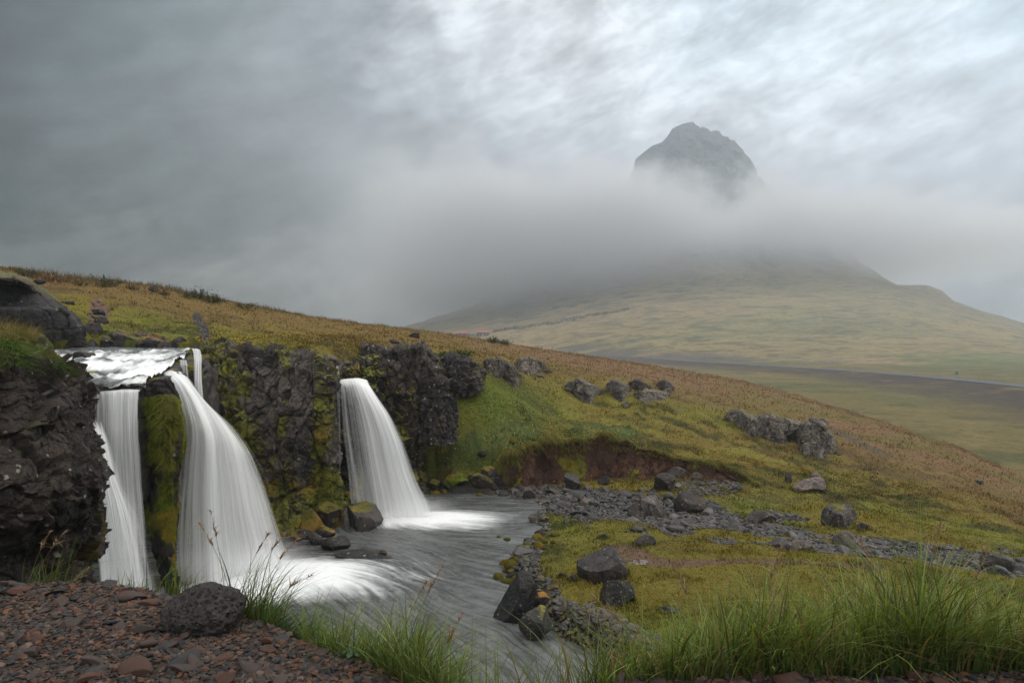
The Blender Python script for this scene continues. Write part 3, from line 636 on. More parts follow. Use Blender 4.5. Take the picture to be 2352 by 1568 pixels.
def rock_shape(seed, dims, sub=4, planes=11, rough=.05, round_=.0, flat_top=False):
    r = np.random.default_rng(seed); V, Fc = ico(sub)
    n = r.normal(size=(planes, 3)); n[:, 2] *= .8; n /= np.linalg.norm(n, axis=1, keepdims=True); h = r.uniform(.62, .92, planes)
    if flat_top: n[0] = (r.normal()*.12, -.22+r.normal()*.1, 1); n[0] /= np.linalg.norm(n[0]); h[0] = .55
    dt = V@n.T; rad = np.where(dt > .05, h/np.maximum(dt, .05), 9).min(1); rad = np.minimum(rad, 1.25)
    rad = lerp(rad, 1., round_); P = V*rad[:, None]
    P = P+V*(rough*fbm(P+seed*3.1, .55, 4, seed)+rough*.5*facet(P+seed*1.7, .5, .5, .5, seed)[0])[:, None]
    return P*np.array(dims)/2, Fc, V
def fnorm(P, Fc):
    n = np.zeros_like(P); a, b, c = P[Fc[:, 0]], P[Fc[:, 1]], P[Fc[:, 2]]; q = np.cross(b-a, c-a)
    for k in range(3): np.add.at(n, Fc[:, k], q)
    return n/(np.linalg.norm(n, axis=1, keepdims=True)+1e-9)
RINGS = []
def rock(name, u, v, d, wpx, hpx, lab, cat='rock', seed=1, depth=.85, tilt=0, yaw=0, base=(.075, .068, .064), dark=(.025, .022, .02), moss=0.0, mossc=(.10, .10, .012), mat=None, sub=5, planes=10, rough=.05, round_=0, lichen=.08, flat_top=False, sink=.24, group=None, orange=.2):
    """(u, v) is the foot of the rock in the picture, d its distance; size is given as seen"""
    if d > 14 and mat is not M_wet and not (u < 1000 and v > 1000):
        dh = hit(u, v-1, 11.5)
        if dh and abs(dh-d) < .4*d: d = dh
    W_, H_ = wpx/F*d, hpx/F*d; base = tuple(np.array(base)*.78*np.array([1.04, .98, .94])); dark = tuple(np.array(dark)*.6)
    if u > 1140 and v > 800 and not (u < 1270 and v > 1395): RINGS.append((u, v, d, W_))
    P, Fc, V = rock_shape(seed, (W_*1.06, W_*depth, H_*1.18*(1+sink)), sub, planes, rough, round_, flat_top)
    a = R(tilt); c, s_ = math.cos(a), math.sin(a); P = P@np.array([[c, 0, s_], [0, 1, 0], [-s_, 0, c]])
    x, y, z = pt(u, v, d); off = np.array([x, y+W_*depth*.32, z+H_*(.5-sink*.9)])
    P = P+off; n = fnorm(P, Fc)
    C, mo = rock_cols(P, n, base, dark, mossc, moss if moss else -1.0, lichen, seed*7, orange=orange, lsc=max(.05, W_*.07))
    P = P+n*(mo*W_*.02)[:, None]
    o = mk(name, P-off, Fc, mat or M_rock, col=C); o.location = off
    tag(o, label=lab, cat=cat, group=group); return o
BK = 'boulder'
def dz(v, z=-7.0): return -z*F/(v-CV)
rock(BK, 832, 1222, dz(1222)+.5, 92, 72, 'big round-shouldered dark wet boulder standing in the pool at the foot of the right waterfall', 'boulder', 11, .8, -4, mat=M_wet, base=(.085, .078, .075), dark=(.03, .027, .026), moss=.28, flat_top=True, sub=6, planes=9)
rock(BK, 1318, 1118, 31.6, 40, 31, 'dark cube-shaped boulder with one pale edge, on the mossy flat below the dirt scarp', 'boulder', 12, .8, -8, base=(.03, .026, .025), flat_top=True, planes=7, mat=M_wet)
rock(BK, 1392, 1332, 18.6, 96, 76, 'large dark boulder with a flat sloping top beside the puddle on the footpath', 'boulder', 13, .9, 14, base=(.05, .043, .041), dark=(.014, .012, .011), flat_top=True, sub=6, planes=8, mat=M_wet)
rock(BK, 1412, 1392, 16.9, 74, 58, 'dark lichen-spotted boulder just below the large flat-topped one', 'boulder', 14, .8, 8, base=(.035, .031, .03), dark=(.012, .011, .01), sub=6, planes=8, mat=M_wet, lichen=.15, moss=.12, orange=.6)
rock(BK, 1192, 1415, 17.2, 104, 92, 'shiny black wet boulder at the corner of the grassy bank, standing in the river', 'boulder', 15, .8, -14, base=(.022, .022, .024), dark=(.008, .008, .009), sub=6, planes=9, mat=M_wet, moss=.1, orange=.8)
rock(BK, 1235, 1452, 16.2, 66, 46, 'grey wet slab with orange moss, below the shiny black boulder in the rapid', 'boulder', 16, .8, 10, base=(.05, .046, .042), sub=5, planes=9, mat=M_wet, moss=.05, orange=1.0)
rock(BK, 1255, 1408, 17.4, 70, 34, 'low mossy brown rock between the grassy bank and the shiny black boulder', 'boulder', 17, .8, 0, base=(.04, .03, .022), moss=.35, orange=.8, planes=9)
rock(BK, 1490, 1188, 26.2, 70, 46, 'large grey angular boulder with a white-flecked face in the middle of the cobble bed', 'boulder', 18, .8, 16, base=(.10, .092, .088), sub=5, planes=8, lichen=.25)
rock(BK, 1592, 1182, 26.8, 62, 44, 'brown angular boulder at the upper edge of the cobble bed, right of the white-flecked one', 'boulder', 19, .8, -10, base=(.06, .047, .042), planes=9)
rock(BK, 1530, 1128, 30.6, 52, 34, 'dark brown lichened boulder at the foot of the rock pile below the dirt scarp', 'boulder', 20, .9, -20, base=(.05, .043, .04), planes=9)
rock(BK, 1556, 1102, 31.4, 40, 24, 'grey speckled rock leaning on top of the rock pile below the dirt scarp', 'boulder', 21, .8, 8, base=(.09, .08, .078), planes=9, lichen=.2)
rock(BK, 1507, 1089, 32.3, 34, 20, 'brown slab leaning up against the dirt scarp', 'boulder', 22, .6, -34, base=(.095, .075, .065), planes=7)
rock(BK, 1522, 1090, 32.1, 20, 16, 'small dark brown block right of the leaning slab at the dirt scarp', 'rock', 23, .7, 30, base=(.05, .04, .035), planes=7)
rock(BK, 1600, 1105, 31.8, 26, 18, 'square grey rock at the right of the rock pile under the scarp', 'rock', 24, .7, 5, base=(.095, .082, .076), planes=7)
rock(BK, 1352, 1165, 28.2, 40, 20, 'pale smooth half-buried boulder in the left part of the cobble bed', 'boulder', 25, .9, 0, base=(.14, .125, .118), planes=12, round_=.4)
rock(BK, 1232, 1207, 25.6, 32, 24, 'grey speckled boulder standing at the water edge on the right shore', 'boulder', 26, .8, 3, base=(.09, .085, .075), planes=8, lichen=.25, moss=.1)
rock(BK, 1212, 1148, 30.4, 30, 24, 'dark wet boulder at the far corner of the pool shore', 'boulder', 27, .9, 0, base=(.06, .053, .05), mat=M_wet)
rock(BK, 1172, 1126, 32.2, 44, 26, 'dark cracked rock on the far shore under the grass bank', 'boulder', 28, .8, 0, base=(.05, .047, .045))
rock(BK, 1105, 1122, 32.4, 48, 30, 'rounded moss-capped boulder on the far shore of the pool', 'boulder', 29, .8, 0, base=(.06, .045, .035), moss=.55, round_=.4)
rock(BK, 1052, 1112, 33, 60, 22, 'green moss-covered hump between the right waterfall and the moss-capped boulder', 'mossy rock', 30, .8, 0, moss=1.0, mossc=(.10, .13, .015), round_=.7, mat=M_moss)
rock(BK, 1240, 1095, 32.6, 18, 11, 'small grey block lying on the bare earth at the left end of the scarp', 'rock', 31, .8, -8, base=(.11, .09, .085), planes=7)
rock(BK, 1390, 1112, 31.8, 26, 15, 'dark low rock on the flat, right of the cube-shaped boulder', 'rock', 32, .8, 0, base=(.04, .036, .033))
rock(BK, 1233, 1298, 20.4, 1, 1, 'x', 'x', 1) if 0 else None
rock('rock_slab', 1860, 1128, 30.2, 66, 28, 'pale pinkish grey slab lying tilted on the green slope, lower of the pair', 'rock slab', 34, .8, 14, base=(.20, .165, .145), dark=(.09, .075, .068), planes=8, lichen=.1, flat_top=True)
rock('rock_slab', 1878, 1117, 31.6, 52, 24, 'grey slab on the green slope right behind the pale pinkish one', 'rock slab', 35, .7, 22, base=(.15, .135, .125), dark=(.07, .06, .055), planes=8, lichen=.1)
rock(BK, 1812, 1108, 32, 14, 20, 'small upright rock left of the two pale slabs', 'rock', 36, .8, 0, base=(.09, .08, .075))
rock(BK, 1940, 1214, 26.4, 68, 52, 'grey speckled boulder with a moss cap right of the cobble bed, below the pale slabs', 'boulder', 37, .8, 12, base=(.11, .10, .095), dark=(.045, .04, .04), planes=9, moss=.15, lichen=.2)
rock(BK, 1988, 1218, 26.2, 28, 16, 'small grey rock in the moss beside the speckled boulder', 'rock', 38, .8, 5, base=(.10, .09, .09))
rock(BK, 1748, 1202, 26, 62, 22, 'low grey rock with green around it at the upper edge of the cobbles', 'boulder', 39, .8, 0, base=(.085, .08, .075), moss=.2)
rock(BK, 2300, 1316, 21.4, 84, 44, 'smooth grey boulder near the right edge of the picture beside the stream bed', 'boulder', 40, .6, 0, base=(.10, .098, .096), planes=12, round_=.4, lichen=.04)
rock(BK, 1955, 1262, 23.6, 60, 32, 'pale grey slab leaning at the right end of the cobble bed', 'boulder', 41, .8, 24, base=(.10, .09, .085), planes=8)
rock(BK, 1835, 1268, 23.2, 62, 20, 'flat pale cobble slab at the lower edge of the stream bed', 'rock', 42, .8, 0, base=(.13, .115, .105), planes=8)
rock(BK, 1480, 1254, 21.6, 44, 18, 'dark grey rock lying in a tuft on the peninsula, above the footpath', 'rock', 43, .7, 14, base=(.05, .046, .044))
rock(BK, 1385, 1238, 22.2, 24, 9, 'tiny dark rock with a grass collar on the peninsula', 'rock', 44, .8, 0, base=(.06, .055, .05))
rock(BK, 1316, 1336, 18.6, 22, 14, 'small round dark stone in the grass of the peninsula', 'rock', 45, .8, 0, base=(.04, .036, .034), round_=.4)
rock(BK, 1334, 1336, 18.5, 1, 1, '', '', 1) if 0 else None
rock(BK, 1288, 1328, 18.9, 18, 10, 'small flat dark stone left of the round one on the peninsula', 'rock', 46, .8, 0, base=(.035, .033, .032))
rock(BK, 1534, 1408, 16.8, 40, 12, 'flat slate-grey stone in the leafy green patch', 'rock', 47, .8, 6, base=(.07, .072, .08))
rock(BK, 352, 671, 51, 22, 14, 'dark brown boulder standing on the skyline of the left hill', 'boulder', 48, .7, 10, base=(.05, .035, .026), planes=8)
rock(BK, 948, 776, 62, 28, 12, 'dark grey rock on the ridge beneath the far skyline, left of the red cabins', 'rock', 49, .8, 12, base=(.07, .066, .064))
rock(BK, 900, 790, 46, 26, 9, 'low dark rock on the ridge just above the upper outcrop', 'rock', 50, .8, 10, base=(.06, .056, .054))
rock(BK, 2246, 1112, 36, 30, 10, 'low dark stone in the grass at the far right', 'rock', 51, .8, 0, base=(.06, .056, .052))
rock(BK, 715, 1168, 24.9, 1, 1, '', '', 1) if 0 else None
# mossy rock pile at the foot of the middle cliff
for k, (a, b, wd, h, mo, lb) in enumerate([(672,1215,60,48,.9,'mossy yellow-brown boulder at the foot of the middle cliff, leftmost of its pile'),(712,1222,56,44,.8,'mossy boulder in the middle of the pile below the middle cliff'),(752,1212,52,50,.62,'mossy boulder with a bare black wet face at the right of the pile'),
     (700,1190,70,36,.95,'moss-covered boulder at the back of the pile below the middle cliff'),(745,1232,34,22,.3,'bare black wedge of rock at the front of the mossy pile'),(722,1248,44,22,.15,'wet black slab at the waterline below the mossy pile'),
     (768,1262,52,26,.35,'rust-brown wet rock at the waterline, right of the wet black slab'),(688,1240,46,18,.5,'reddish-brown low rock at the waterline beside the main waterfall foam')]):
    rock(BK, a, b, dz(b+4)+.2, wd, h, lb, 'boulder', 60+k, .8, (k*37 % 30)-15, base=(.035, .03, .028), moss=mo, mossc=(.095, .08, .008), orange=.5, mat=M_wet if mo < .4 else M_rock, sub=5, planes=9)
rock('rock_slab', 835, 1281, dz(1281), 112, 14, 'flat dark wet slab barely above the water in the middle of the pool', 'rock slab', 70, .45, -3, base=(.05, .05, .052), dark=(.02, .02, .02), mat=M_wet, planes=8)
rock('rock_slab', 878, 1277, dz(1277), 16, 12, 'small brown tip of rock at the right end of the flat wet slab', 'rock', 71, .7, -20, base=(.05, .035, .02), mat=M_wet, planes=7)
rock(BK, 800, 1165, dz(1165)+.3, 1, 1, '', '', 1) if 0 else None
for k, (a, b, wd, h, mo, lb) in enumerate([(1002,1124,34,20,.6,'orange-mossed rock at the waterline just right of the right waterfall'),(1028,1120,30,16,.5,'small mossy rock at the waterline, second from the right waterfall'),(1080,1112,38,22,.4,'brown mossy rock behind the moss-capped boulder on the far shore'),
    (1138,1120,34,24,.15,'dark broken rock between the moss-capped boulder and the cracked one'),(1150,1102,30,18,.1,'pale-edged rock high on the far shore under the turf'),(1120,1096,36,20,.35,'brownish rock under the sod edge of the far shore'),(1195,1134,26,16,.1,'small black rock at the far right corner of the pool'),(984,1096,26,26,.4,'dark mossy rock right behind the foot of the right waterfall')]):
    rock(BK, a, b, dz(b+3), wd, h, lb, 'rock', 140+k, .8, (k*41 % 30)-15, base=(.06, .048, .042), moss=mo, mossc=(.085, .085, .010), orange=.7, sub=5, planes=9, rough=.08)
# ledges cropping out of the slope: rim follows the picture, foot sinks into the turf
def ledge(pts, nu, nv, s_, lab, base=(.165, .148, .132), dark=(.05, .044, .04), mo=.12, top=.6, fs=.42, amp=.75, name='rock_outcrop', back=1.2):
    cols = []
    for (u_, vr, vb) in pts:
        d = hit(u_, vb, 25) or 40; cols.append((u_, vr-1, d+.5, d+.05, (CV-vb)/F*d-.35))
    u0, vr, vb = pts[0]; d = cols[0][2]; cols.insert(0, (u0-3, vr+6, d+.9, d+.8, cols[0][4])); u0, vr, vb = pts[-1]; d = cols[-1][2]; cols.append((u0+3, vr+6, d+.9, d+.8, cols[-1][4]))
    return cliff(name, cols, nu, nv, base=base, dark=dark, s=s_, kind=None, label=lab, cat='rock outcrop', mossf=lambda P, u, v, j: mo+top*ss(.74, .84, j), back=back, amp=amp, fs=fs, mid=(0, -.05, -.08, -.02), lichen=.16, orange=.15)
ledge([(1664,958,968),(1680,948,976),(1700,946,984),(1716,958,998),(1732,964,1006),(1744,958,1004),(1770,958,1014),(1796,966,1018),(1820,972,1014),(1836,976,1012)], 300, 150, 410, 'long low grey outcrop with a sod cap, left of the grey tooth', mo=.12, top=.55)
ledge([(1832,990,1020),(1842,978,1036),(1862,974,1046),(1884,978,1052),(1898,994,1050),(1908,1006,1040),(1916,1016,1030)], 170, 170, 411, 'tall dark grey tooth of rock at the right end of the long outcrop', base=(.15, .134, .118), mo=.0, top=.15, fs=.7)
ledge([(1300,886,896),(1312,880,900),(1330,876,918),(1350,884,928),(1366,890,914),(1378,896,908)], 150, 100, 412, 'cracked grey outcrop halfway up the green slope, leftmost of the clusters', mo=.2)
ledge([(1398,882,898),(1412,878,914),(1428,884,924),(1442,892,906)], 110, 90, 413, 'narrow-footed grey outcrop, second of the slope clusters', mo=.2)
ledge([(1450,880,892),(1464,876,900),(1480,882,908),(1494,892,902)], 110, 80, 414, 'brown-grey outcrop in the middle of the slope clusters', base=(.075, .058, .05), mo=.2)
ledge([(1508,884,892),(1520,876,902),(1534,880,906),(1544,890,900)], 90, 80, 415, 'pale upright outcrop at the right end of the slope clusters', base=(.12, .11, .10))
ledge([(1458,906,914),(1474,902,922),(1496,900,926),(1520,904,918),(1534,908,914)], 130, 60, 416, 'low jagged grey ledge under the slope clusters', mo=.2)
ledge([(1118,832,852),(1134,828,866),(1150,830,868),(1160,836,872),(1170,840,884),(1182,850,892),(1190,862,886)], 150, 110, 417, 'dark knobbly outcrop in the grass, right of the wide dark outcrop', base=(.085, .075, .068), mo=.22)
ledge([(1184,836,846),(1200,826,856),(1222,826,862),(1240,834,856),(1250,842,850)], 130, 80, 418, 'rounded grey outcrop just below the pink ridge', mo=.22)
for k, (a, b, wd, h, lb) in enumerate([(1672,968,16,12,'small grey rock sticking out at the left tip of the long outcrop'),(1924,1046,14,8,'little grey rock on the turf at the foot of the grey tooth'),(1438,938,16,9,'lone grey stone on the bare yellow turf of the slope'),(1258,858,16,10,'tiny dark stone in the turf right of the rounded grey outcrop'),
    (1388,902,16,9,'small stone between the first two slope clusters'),(1240,868,18,10,'small stone below the rounded grey outcrop'),(1306,902,20,10,'small rock fallen below the leftmost slope cluster'),(1440,934,18,9,'tiny grey stone below the second slope cluster'),(1894,1108,14,8,'small pale stone beside the pair of pale slabs')]):
    rock('outcrop_rock', a, b, 42, wd, h, lb, 'rock', 100+k, .8, (k*53 % 36)-18, base=(.115, .105, .10), dark=(.045,.04,.038), sub=4, planes=9, moss=.1)
# bare earth face below the turf
cols = []
for u_ in np.linspace(1168, 1738, 58):
    r_ = float(np.interp(u_, [a for a, b in RIM], [b for a, b in RIM])); w_ = .35*math.sin(u_*.051)+.25*math.sin(u_*.13+1)
    x_ = (u_-CU)/F*r_; zr = float(fU(np.array([x_]), np.array([r_+.3]))[0]); zb = float(fL(np.array([x_]), np.array([r_]))[0])-.25; e_ = min(1, (u_-1168)/50, (1738-u_)/90)
    d_ = r_-.12+w_*.25; cols.append((u_, CV-F*(zr*e_+(zb+.1)*(1-e_)+.02)/(d_+.25), d_+.25, d_-.35, zb))
S_ = cliff('dirt_bank', cols, 700, 110, base=(.078, .043, .030), dark=(.034, .019, .014), s=460, lichen=.0, mossf=lambda P, u, v, j: -1.0+1.5*ss(.78, .88, j)+.9*ss(.1, .3, fbm(P, 1.2, 3, 466))+1.7*np.exp(-((u-1312)/34)**2)+1.5*ss(1215, 1190, u)+.9*ss(.22, .1, j)*ss(-.2, .2, fbm(P, .8, 2, 467)), moss=(.10, .095, .018), amp=.38, fs=.5, back=.9, mid=(-.5, -.12, .12, .18), mat=attrmat('bare_earth', .95, .9, 9, .35, 9, .1), orange=.1)

# ------------------------------------------------------------------ left: the foreground cliff, the dark wall under the turf, ledges of the upper river
def mf_l_(P, u, v, j): return .06+.55*ss(.80, .9, j)+.5*ss(196, 232, u)*ss(1090, 1180, v)*ss(-.3, .3, fbm(P, .5, 3, 5))
NL = [  # foreground cliff, control net rows from foot to top, (u, v, d)
 [(-500,1640,8.2),(-250,1640,8.8),(0,1640,9.8),(82,1640,10.4),(136,1640,11),(176,1620,12),(194,1600,13.2),(201,1560,15)],
 [(-500,1400,8.0),(-250,1400,8.6),(0,1400,9.5),(82,1400,10.1),(141,1400,10.8),(186,1390,11.8),(198,1380,13),(204,1380,15)],
 [(-500,1280,8.0),(-250,1280,8.6),(0,1280,9.5),(89,1270,10.1),(151,1262,10.6),(202,1252,11.4),(210,1250,12.8),(214,1250,14.6)],
 [(-500,1180,7.7),(-250,1180,8.2),(0,1190,9.0),(96,1190,9.5),(166,1180,10.1),(216,1170,10.9),(222,1165,12.4),(222,1165,14.2)],
 [(-500,1090,7.6),(-250,1090,8.1),(0,1110,8.9),(96,1110,9.4),(171,1105,9.9),(223,1100,10.8),(226,1100,12.3),(224,1100,14)],
 [(-500,990,7.9),(-250,1000,8.4),(0,1010,9.2),(89,1000,9.8),(156,990,10.4),(192,985,11.4),(196,985,12.8),(196,985,14.4)],
 [(-500,890,7.9),(-250,900,8.4),(0,905,9.3),(85,905,9.9),(146,905,10.6),(190,905,11.6),(194,905,13),(194,905,14.6)],
 [(-500,800,8.1),(-250,810,8.6),(0,828,9.5),(67,838,10.1),(118,850,10.9),(181,872,12),(188,880,13.2),(190,886,14.8)],
 [(-500,772,8.8),(-250,776,9.4),(0,785,10.4),(60,790,11),(104,806,11.8),(161,852,13),(176,866,14.4),(181,874,15.8)],
 [(-500,760,11),(-250,760,12),(0,768,13.2),(50,772,13.8),(85,786,14.6),(126,830,15.8),(156,860,17),(166,880,18)],
 [(-500,775,15),(-250,775,16),(0,790,17),(50,800,17.6),(82,826,18.4),(118,880,19.4),(146,940,20.4),(156,990,21)]]
nu, nv = 640, 760; P = net(NL, nu, nv); n = gnorm(P, nu, nv); n[n[:, 1] > .3] *= -1
a, e1, r1 = facet(P, 1.15, 1.0, .5, 530, ax=(.9, 1, 1.25), crack=.12, warp=.10); b, e2, r2 = facet(P, .40, 1.0, .45, 540, ax=(1, 1, 1.5), crack=.15, warp=.10); c_, e3, r3 = facet(P, .13, .9, .4, 550, ax=(1, 1, 1.2), crack=.1, warp=.1)
j = np.tile(np.linspace(0, 1, nv), nu); tp = ss(.70, .80, j)
P = P+n*((.20*a+.11*b+.035*c_+.10*fbm(P, 1.1, 4, 560)+.012*fbm(P, .06, 3, 561))*(1-.5*tp))[:, None]
n2 = gnorm(P, nu, nv); n2[(n2*n).sum(1) < 0] *= -1
uu, vv = uvd(P)
C, mo = rock_cols(P, n2, (.040, .031, .026), (.011, .009, .009), (.045, .075, .012), .02+.75*ss(.705, .77, j)+.5*ss(190, 228, uu)*ss(1100, 1190, vv), .10, 505, upmoss=.5, orange=.25, lsc=.10, F=r1*.5+r2*.5)
redd = ss(.0, .4, fbm(P, 1.2, 3, 571))*ss(1080, 950, vv); C = mixc(C, C*np.array([1.5, 1.15, .95]), redd*.7)
grn = np.clip(mo*ss(.70, .76, j), 0, 1); C = mixc(C, (.05, .085, .014), grn*ss(-.2, .3, fbm(P, .4, 3, 572))); C = mixc(C, (.13, .13, .03), grn*ss(845, 790, vv)*.7)
orr = ss(190, 226, uu)*ss(1120, 1210, vv)*ss(.75, .6, j); C = mixc(C, (.14, .09, .008), orr*mo*.8)
o = mk('cliff_face', P, gridf(nu, nv), M_rock, col=C); tag(o, kind='structure'); PLc, CLc, NLc, MLc = P, C, n2, mo
# dark wall under overhanging turf, far left
NW = [[(-300,830,25),(0,800,27),(60,795,27.5),(110,788,28),(150,782,28.6),(185,776,29.4),(198,772,31)],
      [(-300,760,25),(0,756,27),(60,752,27.4),(110,750,27.8),(150,750,28.4),(186,752,29.2),(196,752,31)],
      [(-300,700,25),(0,708,26.9),(60,709,27.3),(105,711,27.7),(140,714,28.3),(165,722,29.2),(176,728,31)],
      [(-300,694,25.5),(0,703,27.5),(60,705,27.8),(105,706,28.2),(138,710,28.8),(160,718,29.6),(170,724,31)],
      [(-300,640,25.7),(0,655,27.8),(50,662,28.1),(92,676,28.5),(118,688,29.2),(140,702,30),(150,710,31)],
      [(-300,630,25.2),(0,648,27.1),(40,652,27.5),(70,664,28.1),(96,680,29),(120,694,30.2),(140,706,31)],
      [(-300,610,25.4),(0,634,27.4),(36,640,27.9),(64,650,28.6),(90,668,29.6),(115,686,31),(140,702,33)],
      [(-300,590,30),(0,626,34),(40,636,34.5),(70,646,35),(95,662,36),(120,680,36.5),(140,698,37)]]
nu, nv = 300, 330; P = net(NW, nu, nv); n = gnorm(P, nu, nv); n[n[:, 1] > 0] *= -1
a, e1, r1 = facet(P, 1.6, .2, .3, 630, ax=(.6, 1, 1), crack=.3); b, e2, r2 = facet(P, .35, .4, .3, 640); P = P+n*(.22*a+.05*b+.02*fbm(P, .15, 3, 641))[:, None]
j = np.tile(np.linspace(0, 1, nv), nu); n2 = gnorm(P, nu, nv); n2[n2[:, 2] < -.5] *= 1
C, mo = rock_cols(P, n2, (.032, .031, .033), (.012, .012, .014), (.05, .035, .022), -1.0, .03, 606, upmoss=0)
C = mixc(C, (.055, .038, .024), ss(.60, .68, j)); C = mixc(C, (.10, .11, .028), ss(.84, .92, j)*.9); C = mixc(C, (.15, .09, .04), ss(.9, .97, j)*.5)
o = mk('dark_cliff', P, gridf(nu, nv), M_rock, col=C); tag(o, kind='structure')
# ================================================================== upper river: rock bed, mossy pillar, thin-fall block
NB = [  # stepped bed of the upper river, rows near to far, (u, v, d)
 [(150,1150,18.6),(200,1150,18.4),(250,1150,18.4),(300,1150,18.5),(340,1150,19),(380,1150,20),(420,1150,21.4),(470,1150,23.2),(520,1120,25)],
 [(150,905,18.8),(205,903,18.6),(250,900,18.6),(300,900,18.7),(338,898,19),(375,892,20),(400,884,21.6),(450,880,23.5),(500,860,25.5)],
 [(150,890,19.2),(205,888,19),(250,886,19),(300,884,19.2),(340,882,19.6),(378,874,20.6),(404,862,22),(440,856,23.6),(490,840,25.6)],
 [(140,876,20.4),(200,874,20.2),(250,872,20.3),(300,868,20.6),(345,864,21),(385,858,21.6),(410,846,22.6),(440,838,23.8),(480,824,25.8)],
 [(130,860,21.8),(195,858,21.8),(250,854,22),(300,850,22.2),(350,848,22.4),(390,842,22.8),(420,834,23.6),(445,828,24.4),(480,816,26)],
 [(120,838,23.4),(185,838,23.4),(240,838,23.6),(300,836,23.8),(350,834,24),(395,828,24.6),(425,822,25),(450,816,25.6),(480,810,26.6)],
 [(110,822,25.4),(175,820,25.4),(240,820,25.6),(300,819,25.8),(350,818,26),(400,815,26.6),(430,812,27),(455,809,27.4),(480,806,28)],
 [(110,810,28.8),(190,808,28.8),(240,808,29),(300,808,29),(350,808,29.2),(400,808,29.6),(430,806,30),(460,805,30.4),(480,803,31)],
 [(100,802,34),(200,800,33.6),(240,800,33.8),(300,800,34),(350,801,34.4),(400,801,34.4),(440,800,34.4),(470,799,34.6),(500,798,34.6)],
 [(100,800,36),(200,799,36),(240,798,36),(300,798,36),(350,798,36),(400,798,36),(440,797,36),(470,796,36),(500,795,36)]]
def dropped(N, dv): return [[(a, b+dv, c) for a, b, c in r] for r in N]
nu, nv = 300, 300; P = net(dropped(NB, 3), nu, nv); n = gnorm(P, nu, nv); n[n[:, 2] < -.2] *= -1
a, e1, r1 = facet(P, .7, .5, .5, 701, crack=.2); b = facet(P, .25, .5, .4, 702)[0]; P = P+n*(.14*a+.05*b)[:, None]
C, mo = rock_cols(P, n, (.045, .04, .038), (.018, .017, .016), (.09, .08, .01), .25, 0, 703)
o = mk('river_bed', P, gridf(nu, nv), M_wet, col=C); tag(o, kind='structure')
def lump(name, N, nu, nv, s, base, dark, moss, mossf, sc=.6, amp=1, mat=None, **k):
    P = net(N, nu, nv); n = gnorm(P, nu, nv); n[n[:, 1] > .35] *= -1
    a = facet(P, sc, .5, .5, s, ax=(1, 1, .6), crack=.25)[0]; b = facet(P, sc*.35, .5, .4, s+5, crack=.2)[0]
    j = np.tile(np.linspace(0, 1, nv), nu)
    uu, vv = uvd(P); C, mo = rock_cols(P, n, base, dark, moss, mossf(P, uu, vv, j), .05, s+9, orange=k.pop('orange', .3))
    P = P+n*((.16*a+.06*b+.05*fbm(P, .3, 3, s+11))*amp*sc/.6*(1-.5*mo)+mo*(.08*fbm(P, .35, 4, s+12)+.04*ridged(P, .14, 3, s+13, ax=(1, 1, .45))))[:, None]
    o = mk(name, P, gridf(nu, nv), mat or M_rock, col=C); tag(o, **k); return P, C, n, mo
# mossy pillar between the two streams
NP_ = []
for (v, d, l, r) in [(1420,18.6,395,405),(1330,18.7,372,404),(1260,18.7,352,402),(1180,18.9,336,403),(1110,19.0,328,408),(1060,18.9,324,418),(1000,18.8,320,424),(950,18.8,319,417),(912,18.9,319,406),(890,19.0,321,396),(876,19.3,326,388),(872,19.9,334,384),(874,20.6,338,384),(885,22,330,390)]:
    c = (l+r)/2; h = (r-l)/2
    NP_.append([(l+8, v, d+1.6), (l, v, d+.9), (l+.25*h, v, d+.25), (c-.2*h, v, d), (c+.35*h, v, d+.02), (r-.15*h, v, d+.3), (r, v, d+.95), (r-8, v, d+1.7)])
PP, PC, PN, PM_ = lump('mossy_pillar', NP_, 200, 420, 801, (.03, .028, .027), (.012, .012, .012), (.085, .10, .010), lambda P, u, v, j: .95-1.5*np.exp(-(((v-888)/16)**2))-1.0*ss(1215, 1330, v)*ss(.2, -.2, fbm(P, .6, 3, 4))*1.0, .5, 1, M_moss,
     label='tall moss-covered rock pillar standing between the two left waterfalls, bare black rock at its top', cat='rock pillar')
# block under the thin falls
NT = []
for (v, d, l, r) in [(1060,23.6,388,470),(990,23.2,384,468),(930,23,382,466),(880,23,381,464),(848,23,382,462),(838,23.2,386,460),(836,24,390,460),(840,26,390,466)]:
    c = (l+r)/2; h = (r-l)/2; NT.append([(l+4, v, d+1.6), (l, v, d+.7), (l+.4*h, v, d+.1), (c, v, d), (r-.4*h, v, d+.1), (r, v, d+.4), (r+2, v, d+1.4)])
lump('mossy_block', NT, 150, 160, 851, (.05, .045, .04), (.02, .018, .017), (.10, .09, .010), lambda P, u, v, j: .75-1.0*ss(.85, .95, j)*0+0*u, .45, .8, M_rock, label='mossy brown rock block under the two thin side streams beside the widest waterfall', cat='rock block', orange=.6)
